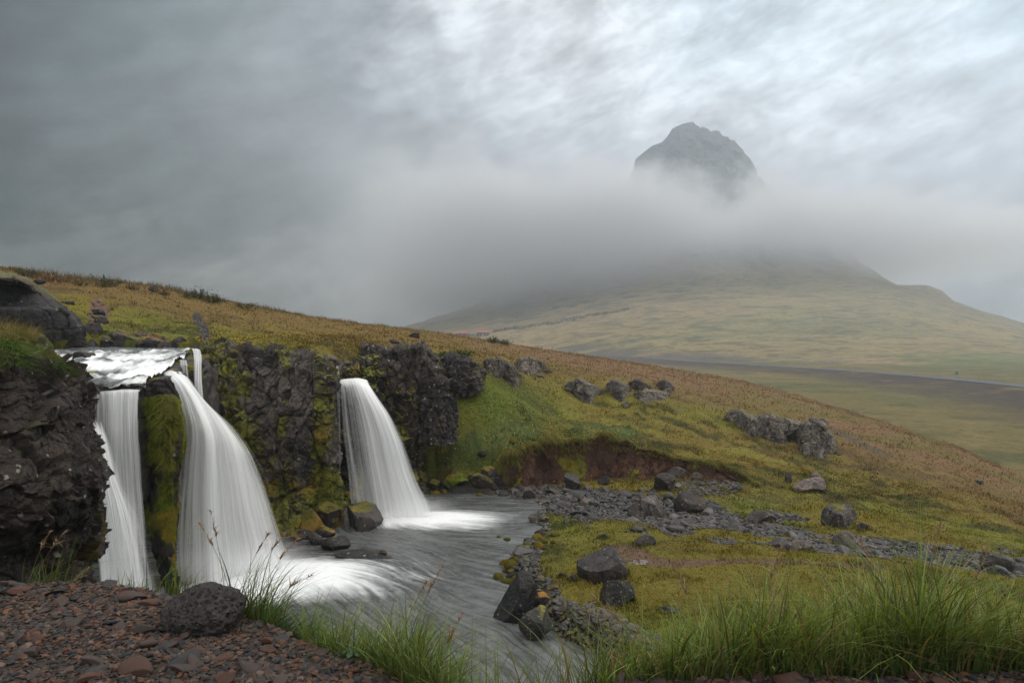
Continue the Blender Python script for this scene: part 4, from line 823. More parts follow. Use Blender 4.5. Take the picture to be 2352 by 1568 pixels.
# rocks around the upper pool
for k, (a, b, d, wd, h, lb, ms, mt_) in enumerate([
    (152,812,25.5,84,38,'knobbly grey-brown rock on the near-left bank of the upper river',.15,M_rock),(196,812,25,52,28,'brown ridged rock right beside the knobbly one on the upper river bank',.2,M_rock),(186,822,24.2,44,14,'low rock with orange moss at the left waterline of the upper river',.4,M_wet),
    (192,872,20.9,66,17,'orange-mossed black ledge at the left edge of the upper cascade',.35,M_wet),(199,886,20,40,12,'low wet ledge below the orange-mossed one at the left edge of the cascade',.3,M_wet),
    (199,862,21.4,16,16,'small round black rock parting the upper cascade',.0,M_wet),(352,856,22,1,1,'',0,M_wet),
    (349,826,26,24,9,'x',0,M_wet),(350,812,30,20,9,'small pale rock at the right end of the upper pool bank',0,M_rock),
    (349,838,24,1,1,'',0,M_wet),(360,884,19.8,44,9,'thin black rock rim just above the mossy pillar',0,M_wet),
    (353,837,24.3,20,12,'small mossy rock in the water above the thin side streams',.3,M_wet)]):
    if wd > 1 and lb != 'x' : rock('river_rock', a if k != 11 else 426, b if k != 11 else 838, d, wd, h, lb, 'rock', 900+k, .8, 0, base=(.075, .066, .06) if mt_ is M_rock else (.03, .028, .028), moss=ms, orange=.8, mat=mt_, sub=5, planes=10, rough=.12 if mt_ is M_rock else .06)
for k, (a, b, wd, h, lb) in enumerate([(232,800,70,30,'dark broken rock at the foot of the reddish gravel gully'),(275,804,74,40,'large rounded grey ledge rock on the far bank of the upper river, left one'),(340,806,78,34,'large rounded grey ledge rock on the far bank of the upper river, middle one'),(395,808,64,26,'grey-brown ledge rock of the upper river bank, right of the two large ones'),
     (402,800,38,26,'smooth pentagonal grey boulder on the far bank of the upper river'),(360,786,40,22,'brown boulder set in the peat bank above the upper river'),(315,782,70,18,'brown peaty rock step above the far bank of the upper river'),(208,768,44,30,'grey rock with pale lichen at the edge of the dark wall'),
     (445,806,50,14,'flat dark rock at the foot of the second gully'),(562,806,60,16,'low lichened ledge on top of the middle cliff, left part'),(640,812,56,18,'low grey ledge rock on top of the middle cliff, right part'),(690,818,60,18,'dark reddish rock behind the rim of the middle cliff'),(735,838,46,18,'pinkish brown ledge above the lip of the right waterfall'),(795,846,80,14,'reddish brown flat ledge over the lip of the right waterfall'),
     (228,745,30,18,'dark stone sitting in the lower part of the reddish gully'),(214,722,36,14,'brown flat stone across the reddish gully'),(222,734,22,9,'slate-grey stone in the reddish gully below the flat brown one')]):
    dd_ = hit(a, b-4, 28) or 33
    rock('bank_rock', a, b, dd_-.3, wd, h, lb, 'rock', 930+k, .6, (k*31 % 16)-8, base=[(.085, .078, .075), (.075, .06, .052)][k in (5, 6, 11, 12, 13)], dark=(.03, .027, .025), moss=.22, orange=.6, sub=5, planes=11, rough=.12, round_=.2)
for k, (a, b, wd, h, dd_, lb) in enumerate([(143,690,20,8,30.5,'small flat-topped dark block on the edge of the turf above the dark wall'),(247+0,0,0,0,0,'')][:1]+[(152,700,26,12,30,'square brown block with a pale flat top on the turf beside the dark wall')]):
    rock('stone_block', a-(55 if k == 0 else 0), b-(42 if k == 0 else 0), dd_, wd, h, lb, 'block', 960+k, .8, 0, base=(.04, .03, .026), flat_top=True, planes=6)

# ================================================================== water
def watermat(lic_=True):
    m = bpy.data.materials.new('river_water'); m.use_nodes = True; t = m.node_tree; t.nodes.clear(); g = G(t)
    ob = g.n('ShaderNodeTexCoord').outputs['Object']
    fo = g.n('ShaderNodeAttribute', attribute_name='foam').outputs['Fac']
    uv = g.n('ShaderNodeUVMap', uv_map='UVMap').outputs[0]          # runs along the current
    if lic_: k = g.n('ShaderNodeAttribute', attribute_name='streak').outputs['Fac']
    else:
        st = g.noise(g.v('MULTIPLY', uv, (1.0, 6.5, 1)), 1.1, 6, .62, .6); st2 = g.noise(g.v('MULTIPLY', uv, (1.0, 4.0, 1)), 4.5, 5, .65, .8)
        k = g.m('ADD', g.m('MULTIPLY', st.outputs['Fac'], .6), g.m('MULTIPLY', st2.outputs['Fac'], .4)); k = g.rng(k, .3, .7, 0, 1)
    f = g.m('ADD', g.m('MULTIPLY', fo, 1.35), g.m('MULTIPLY', g.m('SUBTRACT', k, .5), .42))
    f = g.rng(f, .18, 1.15, 0, 1, True)
    f = g.m('MULTIPLY', f, g.rng(fo, .02, .25, 0, 1))
    thin = g.rng(k, .2, 1.0, .02, .14)
    f = g.m('MAXIMUM', f, thin)
    col = g.mix(f, (.038, .041, .040, 1), (.72, .73, .74, 1))
    b = g.n('ShaderNodeBump'); b.inputs['Strength'].default_value = .42; b.inputs['Distance'].default_value = .10
    bh = g.noise(uv, 2.6, 6, .65, .6); g.put(b.inputs['Height'], bh.outputs['Fac'])
    p = g.n('ShaderNodeBsdfPrincipled'); g.put(p.inputs['Base Color'], col); g.put(p.inputs['Roughness'], g.rng(f, 0, .6, .22, .8)); p.inputs['IOR'].default_value = 1.33
    g.put(p.inputs['Normal'], b.outputs[0]); p.inputs['Specular IOR Level'].default_value = .5
    o = g.n('ShaderNodeOutputMaterial'); g.put(o.inputs[0], p.outputs[0]); return m
M_water = watermat(); M_cascade = watermat(False)
def fallmat(name, dens=1.0, sx=26, seed=0, tint=(.97, .975, .98)):
    """falling water blurred to threads: UV x runs across the fall, y down along it"""
    m = bpy.data.materials.new(name); m.use_nodes = True; t = m.node_tree; t.nodes.clear(); g = G(t)
    uv = g.n('ShaderNodeUVMap', uv_map='UVMap').outputs[0]; al = g.n('ShaderNodeAttribute', attribute_name='body').outputs['Fac']
    q = g.v('ADD', uv, (seed*1.37, seed*.71, seed*.3))
    a = g.noise(g.v('MULTIPLY', q, (sx, .9, 1)), 1, 3, .55, .1); b = g.noise(g.v('MULTIPLY', q, (sx*2.6, 1.0, 1)), 1, 2, .5); c = g.noise(g.v('MULTIPLY', q, (sx*.25, .8, 1)), 1, 2, .5)
    s = g.m('ADD', g.m('ADD', g.m('MULTIPLY', a.outputs['Fac'], .32), g.m('MULTIPLY', b.outputs['Fac'], .18)), g.m('MULTIPLY', c.outputs['Fac'], .5))
    s = g.rng(s, .34, .66, -.42, .42)
    f = g.m('ADD', g.m('MULTIPLY', al, .92*dens), g.m('MULTIPLY', s, g.m('MULTIPLY', g.m('SUBTRACT', 1.35, al), .9)))
    f = g.m('MULTIPLY', g.m('MINIMUM', g.m('MAXIMUM', f, 0), 1), g.rng(al, 0, .12, 0, 1))
    d = g.n('ShaderNodeBsdfPrincipled'); d.inputs['Base Color'].default_value = (*tint, 1); d.inputs['Roughness'].default_value = .6
    tr = g.n('ShaderNodeBsdfTranslucent'); tr.inputs[0].default_value = (*tint, 1)
    mx = g.n('ShaderNodeMixShader'); mx.inputs[0].default_value = .35; g.put(mx.inputs[1], d.outputs[0]); g.put(mx.inputs[2], tr.outputs[0])
    tp = g.n('ShaderNodeBsdfTransparent'); m2 = g.n('ShaderNodeMixShader'); g.put(m2.inputs[0], f); g.put(m2.inputs[1], tp.outputs[0]); g.put(m2.inputs[2], mx.outputs[0])
    bb = g.n('ShaderNodeBump'); bb.inputs['Strength'].default_value = .5; bb.inputs['Distance'].default_value = .08; g.put(bb.inputs['Height'], a.outputs['Fac']); g.put(d.inputs['Normal'], bb.outputs[0])
    o = g.n('ShaderNodeOutputMaterial'); g.put(o.inputs[0], m2.outputs[0]); return m
# the pool and the outflowing river
nu, nv = 620, 560
ug = np.linspace(-60, 1640, nu); vg = np.r_[np.linspace(1095, 1350, 330, endpoint=False), np.linspace(1350, 1700, nv-330)]
U_, V_ = np.meshgrid(ug, vg, indexing='ij'); D_ = -WATER*F/(V_-CV)
P = np.stack([((U_-CU)/F*D_).ravel(), D_.ravel(), np.full(U_.size, WATER)], 1); uu, vv = U_.ravel(), V_.ravel()
PX, PY = P[:, 0], P[:, 1]
J1 = np.array(ptw(935, 1192)); J2 = np.array(ptw(610, 1330))
def jet(J, ang, ln, wd):
    a = R(ang); dx, dy = PX-J[0], PY-J[1]; s_ = dx*math.cos(a)+dy*math.sin(a); t_ = -dx*math.sin(a)+dy*math.cos(a)
    s2 = np.where(s_ > 0, s_/ln, -s_/(ln*.4)); w_ = wd*(1+.5*np.clip(s_/ln, 0, 1.5)); return np.exp(-(s2**2)*1.3-(t_/w_)**2), s_, t_
fa, s1, t1 = jet(J1, -3, 4.1, 1.2); fb, s2, t2 = jet(J2, 8, 4.3, 1.6)
fb2, _, _ = jet(np.array(ptw(320, 1400)), 0, 2.6, 1.6)
fn = fbm(P, 1.2, 5, 1001, ax=(.6, 1.6, 1))
foam = np.clip(fa*1.15+fb*1.15+fb2*.9+.22*fn*np.clip((fa+fb)*3, 0, 1), 0, 1.2)
rap, _, _ = jet(np.array(ptw(1215, 1440)), -62, 1.3, .5); rap2, _, _ = jet(np.array(ptw(1290, 1520)), -60, 1.6, .5)
foam = np.maximum(foam, rap*.25*ss(-.2, .3, fn)); foam = np.maximum(foam, rap2*.25*ss(-.1, .3, fn))
foam = np.maximum(foam, .10*ss(-.1, .4, fn)*ss(9, 2, np.hypot(PX-J1[0], PY-J1[1])))
sd = poly_sd(PX, PY, SHW); foam = np.maximum(foam, .18*ss(-.35, -.05, sd)*ss(.05, .4, fbm(P, .5, 3, 1005)))
P[:, 2] += fbm(P, .9, 4, 1010, ax=(.8, 1.3, 1))*.035+ridged(P, .35, 3, 1011, ax=(.6, 1.4, 1))*.010+np.clip(fa-.3, 0, 1)*(.28+.12*fn)+np.clip(fb-.3, 0, 1)*(.34+.16*fn)
P[:, 2] -= ss(1400, 1560, vv)*.25*ss(1120, 1250, uu)
# flow field of the pool: out of both falls, then round and away to the lower right; noise smeared along it
def flow(x, y):
    ux = CU+F*x/y; vy = CV-F*WATER/y
    a = np.interp(vy, [1130, 1230, 1330, 1450, 1600], [R(-6), R(-16), R(-34), R(-54), R(-64)])
    Pq = np.stack([x, y, x*0], 1); a = a+.5*fbm(Pq, 3.2, 2, 1015)+.45*fbm(Pq, .9, 2, 1018)
    for J, w_, r_ in ((J1, 1.0, 3.2), (J2, 1.0, 3.4)):
        dx, dy = x-J[0]+.8, y-J[1]-.3; k = np.exp(-(dx*dx+dy*dy)/r_**2)*w_
        b_ = np.arctan2(dy, dx); a = lerp(a, b_, k)
    return np.cos(a), np.sin(a)
def lic(x, y, step, n, noisef):
    acc = noisef(x, y); w = 1.0
    for sgn in (1, -1):
        a, b = x.copy(), y.copy()
        for k in range(n):
            fx, fy = flow(a, b); a = a+sgn*step*fx; b = b+sgn*step*fy
            acc = acc+noisef(a, b)
    return acc/(2*n+1)
nz1 = lambda a, b: vn(np.stack([a/.06, b/.10, a*0+3.3], 1), 5)
nz2 = lambda a, b: vn(np.stack([a/.17, b/.26, a*0+7.3], 1), 6)
K1 = lic(PX, PY, .075, 6, nz1); K2 = lic(PX, PY, .16, 6, nz2)
K1 /= K1.std()*2.2; K2 /= K2.std()*2.2
streak = np.clip(.5+.36*K1+.18*K2, 0, 1)
P[:, 2] += (streak-.5)*.02
wt = mk('pool_water', P, gridf(nu, nv), M_water, uv=np.stack([PX, PY], 1), attr={'foam': foam, 'streak': streak}); tag(wt, kind='structure')
# the upper river
WL = [150, 150, 150, 145, 140, 130, 120, 110, 110]; WR = [334, 342, 372, 402, 424, 438, 450, 460, 480]; WB = []
for r_, l_, q_ in zip(NB[1:], WL, WR):
    us_ = [c[0] for c in r_]; xs = np.linspace(l_, q_, 9); WB.append([(a, float(np.interp(a, us_, [c[1] for c in r_])), float(np.interp(a, us_, [c[2] for c in r_]))) for a in xs])
nu, nv = 420, 420; P = net(WB, nu, nv); uu, vv = uvd(P)
keep_v = vv
Q0 = P.copy(); Q0[:, 2] = 0
st = ridged(P, .9, 4, 1101, ax=(.8, .55, 1)); wv_ = fbm(P, .45, 4, 1102, ax=(1.3, .6, 1))
lz = P[:, 2].copy(); stp = .26; ph = lz/stp+1.1*fbm(P, 1.3, 4, 1120, ax=(1, .3, 1)); fr_ = ph-np.floor(ph); P[:, 2] += (ss(.15, .85, fr_)-fr_)*stp*.8*ss(33, 27, P[:, 1])
casc = np.exp(-((fr_-.5)/.25)**2)*ss(-.45, .1, fbm(P, .5, 3, 1130, ax=(1.6, .4, 1)))*ss(33, 27, P[:, 1])
P[:, 2] += .03+.19*st*ss(32, 24, P[:, 1])+.10*wv_+.05*fbm(P, .2, 2, 1133, ax=(1.5, .5, 1))+.04*ridged(P, .4, 3, 1107, ax=(1, .5, 1))*ss(30, 24, P[:, 1])
fall_zone = np.clip(np.exp(-((vv-850)/13)**2)*1.0*ss(180, 200, uu)+np.exp(-((vv-864)/9)**2)*ss(230, 330, uu)*1.0+np.exp(-((vv-826)/5)**2)*.6, 0, 1)
edge = np.clip(ss(360, 395, uu)*ss(835, 850, vv), 0, 1)
foam = .16+.34*fall_zone+.62*casc+.20*ss(.0, .5, st)*ss(32, 25, P[:, 1])+0.6*edge+.55*fbm(P, .6, 4, 1103, ax=(1.5, .4, 1))-.38*ss(868, 880, vv)*ss(350, 320, uu)-.22*ss(822, 806, vv)-.15*np.exp(-((vv-838)/4)**2)
UVw = np.stack([P[:, 1]*1.2-P[:, 0]*.35+P[:, 2]*2, P[:, 0]*2.2], 1)
up_ = mk('upper_river_water', P, gridf(nu, nv), M_cascade, uv=UVw, attr={'foam': np.clip(foam, 0, 1.2)}); tag(up_, kind='structure')

def sheet(name, rows, nu, nv, seeds, label, body, dens=1.0, sx=26, gap=.12, el=.10, er=.10, top=0, rag=.06):
    """waterfall: rows of (u, v, d) from lip to foot; several thin curtains one behind another"""
    root = empty(name, pt(*rows[0][len(rows[0])//2]), label=label, cat='waterfall')
    off = np.array(root.location)
    for k, sd_ in enumerate(seeds):
        W = np.array([[pt(a, b, c+k*gap) for a, b, c in r] for r in rows])
        P = cr(cr(W, nu, 1), nv, 0).transpose(1, 0, 2).reshape(-1, 3)
        x = np.repeat(np.linspace(0, 1, nu), nv); y = np.tile(np.linspace(0, 1, nv), nu)
        S = np.stack([x*9, y*1.2, np.full_like(x, sd_*3.)], 1)
        P[:, 1] -= (.10*fbm(S, 1, 4, 50+sd_)+.03*fbm(S*np.array([4, 1, 1]), 1, 3, 60+sd_))*ss(0, .15, y)
        P[:, 0] += rag*(x-.5)*2*fbm(np.stack([y*6, x*0, x*0+sd_], 1), 1, 3, 70+sd_)
        e = np.minimum(ss(0, el, x+.03*fbm(S*np.array([0, 6, 1]), 1, 3, 80+sd_)), ss(1, 1-er, x+.03*fbm(S*np.array([0, 6, 1]), 1, 3, 81+sd_)))
        B = np.clip(body(x, y), 0, 1.1)*e*ss(-.01, top or .035, y+.02*fbm(np.stack([x*22, x*0, x*0+sd_], 1), 1, 3, 90+sd_))
        mk('water_curtain', P-off, gridf(nu, nv), fallmat('falling_water', dens*(1-.12*k), sx*(1+.3*k), sd_), parent=root, uv=np.stack([x, y], 1), attr={'body': B})
    return root
# right waterfall
rowsR = [[(772,872,28.8),(800,869,28.9),(825,868,29),(848,874,29.1)],[(775,880,28.0),(800,878,28),(826,877,28),(852,885,28.1)],[(777,893,27.7),(806,893,27.5),(834,897,27.4),(870,910,27.5)],[(779,925,27.5),(812,925,27.2),(852,935,27.0),(902,958,27.1)],
         [(783,985,27.4),(822,985,27.0),(872,990,26.8),(931,1018,26.9)],[(790,1050,27.2),(832,1052,26.9),(888,1058,26.7),(951,1072,26.8)],[(797,1110,27.1),(842,1112,26.8),(902,1120,26.6),(972,1122,26.7)],[(803,1165,27),(852,1175,26.7),(915,1185,26.5),(992,1168,26.7)],[(806,1200,26.6),(856,1212,26.4),(920,1216,26.3),(990,1196,26.5)]]
sheet('waterfall', rowsR, 150, 220, (1, 2), 'single arched white waterfall on the right, pouring into the pool beside a dark boulder',
      lambda x, y: np.interp(y, [0, .12, .3, .6, 1], [1.1, 1.0, .8, .62, .8])*np.interp(x, [0, .2, .5, .68, .85, 1], [.45, .36, .45, .95, 1.05, .6])+.5*ss(.25, .05, y), sx=22, er=.16, el=.12)
# main left waterfall
rowsM = [[(372,856,22),(392,848,22.4),(410,846,23),(428,852,23.6)],[(385,868,21.2),(404,864,21.5),(424,868,22),(446,884,22.6)],[(398,886,20.8),(422,888,20.9),(448,898,21.2),(478,930,21.8)],[(412,930,20.4),(445,935,20.4),(485,950,20.6),(540,985,21.2)],
         [(421,990,20.2),(462,995,20.1),(515,1010,20.3),(592,1052,20.8)],[(412,1070,20.2),(462,1080,20),(528,1095,20.1),(628,1120,20.8)],[(404,1160,20.2),(460,1175,19.9),(540,1190,20),(658,1190,20.8)],[(400,1260,20.1),(462,1280,19.8),(556,1282,20),(684,1252,20.9)],[(398,1345,19.8),(464,1352,19.6),(566,1346,19.8),(706,1290,21)]]
sheet('waterfall', rowsM, 190, 260, (11, 12, 13), 'widest white waterfall, fanning out to the right of the mossy pillar',
      lambda x, y: np.interp(y, [0, .12, .3, .55, .85, 1], [1.1, 1.1, .95, .72, .75, 1.0])*np.interp(x, [0, .12, .3, .5, .62, .8, .93, 1], [.25, .32, .28, 1.0, .5, .9, .5, .3])+.5*ss(.3, .1, y), sx=24, er=.28, el=.14)
# left curtain and its lower chute
rowsC = [[(212,893,19.2),(248,892,19.2),(290,889,19.2),(330,889,19.4)],[(216,899,18.7),(250,897,18.65),(288,895,18.65),(322,896,18.8)],[(217,912,18.45),(250,910,18.4),(288,908,18.4),(320,909,18.6)],[(218,980,18.3),(251,980,18.2),(288,980,18.2),(320,980,18.5)],[(220,1080,18.3),(254,1080,18.2),(292,1080,18.2),(326,1080,18.5)],
         [(224,1200,18.3),(260,1200,18.2),(300,1200,18.2),(336,1200,18.6)],[(230,1330,18.3),(268,1330,18.2),(306,1330,18.2),(345,1330,18.6)],[(232,1400,18.2),(270,1400,18.2),(310,1400,18.2),(350,1400,18.6)]]
sheet('waterfall', rowsC, 110, 190, (21, 22), 'thin grey-white water curtain left of the mossy pillar, partly hidden by the dark cliff',
      lambda x, y: np.interp(y, [0, .06, .25, .6, 1], [.8, .78, .6, .42, .42])*np.interp(x, [0, .3, .6, .85, 1], [.9, .8, 1, 1.05, .9]), sx=17)
rowsD = [[(196,960,18.2),(212,956,18.2),(228,962,18.2),(240,972,18.3)],[(200,1000,17.7),(222,1010,17.6),(240,1018,17.7),(256,1034,17.9)],[(208,1075,17.4),(234,1085,17.3),(258,1096,17.4),(284,1115,17.7)],[(216,1160,17.3),(250,1165,17.1),(282,1175,17.2),(318,1190,17.6)],[(222,1260,17.3),(262,1265,17),(302,1270,17.1),(344,1280,17.6)],[(228,1350,17.3),(270,1352,17),(314,1356,17.1),(366,1350,17.7)],[(230,1410,17.3),(274,1412,17),(320,1412,17.1),(380,1400,17.8)]]
sheet('waterfall', rowsD, 110, 190, (31, 32), 'slanting white chute of water low at the edge of the dark left cliff',
      lambda x, y: np.interp(y, [0, .1, .3, .7, 1], [1.0, 1.0, .9, .75, .9])*np.interp(x, [0, .25, .5, .75, 1], [.6, .75, 1, .8, .3]), sx=16, er=.45, top=.14)
sheet('waterfall', [[(412,826,24),(420,826,24),(430,828,24)],[(413,834,22.95),(422,834,22.9),(431,835,22.95)],[(415,850,22.8),(423,850,22.75),(432,850,22.8)],[(417,900,22.7),(425,900,22.65),(434,900,22.7)],[(420,948,22.6),(427,948,22.6),(435,948,22.6)]], 26, 90, (41,), 'thinner of the two side streams, running down the mossy block', lambda x, y: .42-.2*y, sx=6, rag=.02)
sheet('waterfall', [[(440,800,26),(450,800,26),(460,803,26)],[(444,812,24.4),(452,811,24.3),(461,813,24.4)],[(446,828,23.4),(454,826,23.2),(462,830,23.4)],[(446,870,22.9),(454,870,22.7),(463,870,22.9)],[(448,920,22.7),(457,920,22.5),(466,920,22.7)],[(452,985,22.4),(460,985,22.2),(469,985,22.4)]], 30, 110, (51, 52), 'wider of the two side streams, beside the middle cliff', lambda x, y: .62-.3*y, sx=7, rag=.02)
sheet('waterfall', [[(384,838,23.6),(388,836,23.6),(394,836,23.6)],[(381,846,22.9),(385,845,22.8),(390,845,22.8)],[(378,870,22.5),(382,870,22.4),(387,872,22.4)],[(379,890,22.2),(383,892,22.1),(388,892,22.1)]], 20, 60, (61,), 'short trickle at the left side of the mossy block', lambda x, y: .8-.3*y, sx=5, rag=.01)
sheet('waterfall', [[(764,835,27.4),(768,835,27.3),(773,836,27.3)],[(770,850,27),(773,850,26.9),(778,851,26.9)],[(773,880,26.8),(776,880,26.7),(780,880,26.7)],[(775,960,26.7),(778,960,26.6),(782,960,26.6)],[(777,1100,26.6),(780,1100,26.5),(785,1100,26.5)]], 14, 110, (71,), 'hair-thin trickle beside the lip of the right waterfall', lambda x, y: .5-.35*y, sx=4, rag=.01)

# spray hanging over the feet of the falls
def mist(u, v, r, dens, lab):
    V, Fc = ico(3); x, y, z = ptw(u, v); o = mk('spray', V*np.array(r), Fc, None); o.location = (x, y-.1, z+r[2]*.45); m = bpy.data.materials.new('spray_mist'); m.use_nodes = True; t = m.node_tree; t.nodes.clear(); g = G(t)
    q = g.v('MULTIPLY', g.n('ShaderNodeTexCoord').outputs['Object'], tuple(1/k for k in r)); d = g.rng(g.v('LENGTH', q), .0, .97, 1, 0, True)
    nz = g.noise(g.n('ShaderNodeTexCoord').outputs['Object'], 1.6, 2, .5).outputs['Fac']; d = g.m('MULTIPLY', d, g.rng(nz, .35, .65, .45, 1.4))
    p = g.n('ShaderNodeVolumePrincipled'); p.inputs['Color'].default_value = (.98, .98, .98, 1); g.put(p.inputs['Density'], g.m('MULTIPLY', d, dens)); p.inputs['Anisotropy'].default_value = 0
    ou = g.n('ShaderNodeOutputMaterial'); g.put(ou.inputs['Volume'], p.outputs[0]); o.data.materials.append(m); tag(o, kind='stuff', label=lab, cat='spray')
mist(945, 1190, (2.4, 1.2, .75), .55, 'white spray where the right waterfall meets the pool')
mist(570, 1322, (2.5, 1.3, .85), .8, 'white spray at the foot of the widest waterfall')
# ================================================================== small stones in masses
def merge_inst(templates, pick, pos, scale, rz, tilt, cols):
    """many copies of a few templates as one vertex array: returns V, F, C"""
    Vs, Fs, Cs = [], [], []; off = 0
    for k, (TV, TF) in enumerate(templates):
        m = np.nonzero(pick == k)[0]
        if not len(m): continue
        A = TV[None]*scale[m][:, None, :]
        c, s_ = np.cos(tilt[m])[:, None], np.sin(tilt[m])[:, None]; y, z = A[..., 1]*c-A[..., 2]*s_, A[..., 1]*s_+A[..., 2]*c; A = np.stack([A[..., 0], y, z], 2)
        c, s_ = np.cos(rz[m])[:, None], np.sin(rz[m])[:, None]; x, y = A[..., 0]*c-A[..., 1]*s_, A[..., 0]*s_+A[..., 1]*c
        A = np.stack([x, y, A[..., 2]], 2)+pos[m][:, None, :]
        n = len(TV); Vs.append(A.reshape(-1, 3)); Cs.append(np.repeat(cols[m], n, axis=0))
        Fs.append((TF[None]+(np.arange(len(m))*n)[:, None, None]+off).reshape(-1, TF.shape[1])); off += n*len(m)
    return np.concatenate(Vs), np.concatenate(Fs), np.concatenate(Cs)
STN = [rock_shape(700+k, (1, 1, 1), 2, 7, .03, 0)[:2] for k in range(10)]
STN3 = [rock_shape(740+k, (1, 1, 1), 3, 8, .05, .0)[:2] for k in range(12)]
M_stone = attrmat('stone', .7, .5, 30, .3, 25, .35)
M_cob = attrmat('river_cobble', .5, .5, 14, .3, 10, .45)
def screen_sample(n, f, umin, umax, dmin, dmax):
    """random points of the near land, evenly spread as seen, kept with probability f(u, v, P, C)"""
    i = rng.integers(0, len(LANDP), max(n*60, 500000)); Q = LANDP[i]; u, v = uvd(Q)
    k = (u > umin) & (u < umax) & (Q[:, 1] > dmin) & (Q[:, 1] < dmax); i = i[k]; Q, u, v = LANDP[i], u[k], v[k]
    global CUR; CUR = i; k = rng.random(len(i)) < f(u, v, Q); return i[k][:n]
bedc_f = lambda u: np.interp(u, [1180,1300,1450,1600,1750,1900,2050,2200,2400], [1135,1150,1172,1190,1208,1232,1250,1268,1300])
bedh_f = lambda u: np.interp(u, [1180,1300,1600,1800,2000,2300], [22,36,36,28,22,20])
def bedf(u, v, Q): return np.maximum((BEDM[CUR] > .3)*1.0, (np.exp(-((u-1200)/40)**2-((v-1265)/50)**2) > .35)*.9+(np.exp(-((u-1620)/90)**2-((v-1118)/22)**2) > .4)*.5)
def stone_col(n, pal, s=.25):
    p = np.array(pal)[rng.integers(0, len(pal), n)]; return p*(1+s*rng.normal(size=(n, 1)).clip(-1.5, 1.8))
PALC = [(.036,.033,.031),(.022,.020,.020),(.052,.045,.040),(.020,.018,.018),(.080,.068,.058),(.038,.028,.023)]
i = screen_sample(17000, bedf, 1140, 2420, 14, 36); n = len(i); Q = LANDP[i]
sz = (.045+.11*rng.random(n)**2.2)[:, None]*np.stack([rng.uniform(.8, 1.5, n), rng.uniform(.7, 1.2, n), rng.uniform(.45, .8, n)], 1)
V, Fc, C = merge_inst(STN, rng.integers(0, 10, n), Q+np.array([0, 0, .02]), sz, rng.random(n)*6.28, rng.normal(size=n)*.3, stone_col(n, PALC))
o = mk('gravel', V, Fc, M_cob, col=C, smooth=False); tag(o, kind='stuff', label='small grey stones filling the dry stream bed', cat='gravel')
def shared(base, pal, mats, nm, tpl, sm=False):
    ms = []
    for k, (V0, F0) in enumerate(tpl):
        c = pal[k % len(pal)]; me_o = mk(nm, V0, F0, mats, col=np.tile(np.array(c), (len(V0), 1))*(1+.15*fbm(V0, .5, 2, k)[:, None]), smooth=sm); ms.append(me_o.data); bpy.data.objects.remove(me_o)
    return ms
cobm = shared(None, PALC, M_cob, 'cobble', STN3)
i = screen_sample(290, lambda u, v, Q: bedf(u, v, Q)*np.interp(u, [1150, 1500, 2300], [1, 1, .8]), 1150, 2400, 15, 34)
for k in i:
    Q = LANDP[k]; s_ = .17+.40*random.random()**2.4; o = bpy.data.objects.new('cobble', cobm[random.randrange(len(cobm))]); COL.objects.link(o)
    o.location = (Q[0], Q[1], Q[2]+s_*.12); o.scale = (s_*random.uniform(.8, 1.4), s_*random.uniform(.7, 1.1), s_*random.uniform(.5, .8)); o.rotation_euler = (random.uniform(-.3, .3), random.uniform(-.3, .3), random.uniform(0, 6.28))
    tag(o, label='fist to football sized dark grey stone among the many of the dry stream bed', cat='stone', group='loose stones covering the dry stream bed')
i = screen_sample(1500, lambda u, v, Q: GLM[CUR] > .4, 100, 600, 30, 60); n = len(i); Q = LANDP[i]
V, Fc, C = merge_inst(STN, rng.integers(0, 10, n), Q, (.05+.13*rng.random(n)**2)[:, None]*np.stack([rng.uniform(.8, 1.5, n), rng.uniform(.7, 1.2, n), rng.uniform(.4, .8, n)], 1), rng.random(n)*6.28, rng.normal(size=n)*.3, np.where(uvd(Q)[0][:, None] < 350, stone_col(n, [(.12, .07, .05), (.08, .05, .04), (.15, .10, .07)]), stone_col(n, PALC)))
o = mk('scree', V, Fc, M_cob, col=C, smooth=False); tag(o, kind='stuff', label='loose scree in the two gullies on the left hill', cat='scree')
i = screen_sample(3800, lambda u, v, Q: (SHM[CUR] > .45)*(v > 1150)*.5+(SHM[CUR] > .45)*(v > 1360)*.5, 1130, 1560, 12, 33); n = len(i); Q = LANDP[i]
V, Fc, C = merge_inst(STN, rng.integers(0, 10, n), Q+np.array([0, 0, .02]), (.05+.20*rng.random(n)**2.6)[:, None]*np.stack([rng.uniform(.8, 1.5, n), rng.uniform(.7, 1.2, n), rng.uniform(.45, .8, n)], 1), rng.random(n)*6.28, rng.normal(size=n)*.3, stone_col(n, PALC+[(.07, .06, .012), (.09, .06, .012), (.05, .055, .012)]))
o = mk('shingle', V, Fc, M_cob, col=C, smooth=False); tag(o, kind='stuff', label='wet dark shingle along the right shore of the river', cat='shingle')
# mossy stones along the water edge
mosm = shared(None, [(.095,.078,.010),(.07,.062,.010),(.035,.030,.024),(.12,.085,.010)], M_moss, 'mossy_stone', [rock_shape(780+k, (1, 1, 1), 3, 12, .07, .5)[:2] for k in range(8)], True)
for k in range(46):
    u, v = [(random.gauss(1215, 28), random.uniform(1225, 1290)), (random.gauss(1178, 16), random.uniform(1285, 1345)), (random.uniform(985, 1190), random.gauss(1126, 7))][k % 3]
    x, y, z = ptw(u, v, WATER+.05); s_ = .16+.28*random.random()
    o = bpy.data.objects.new('mossy_stone', mosm[k % 8]); COL.objects.link(o); o.location = (x, y, max(ground_at(x, y), WATER-.02)+.03); o.scale = (s_*1.3, s_, s_*.75); o.rotation_euler = (0, 0, random.uniform(0, 6))
    tag(o, label='rounded stone with yellow-green moss at the edge of the pool', cat='stone', group='mossy stones along the pool edge')

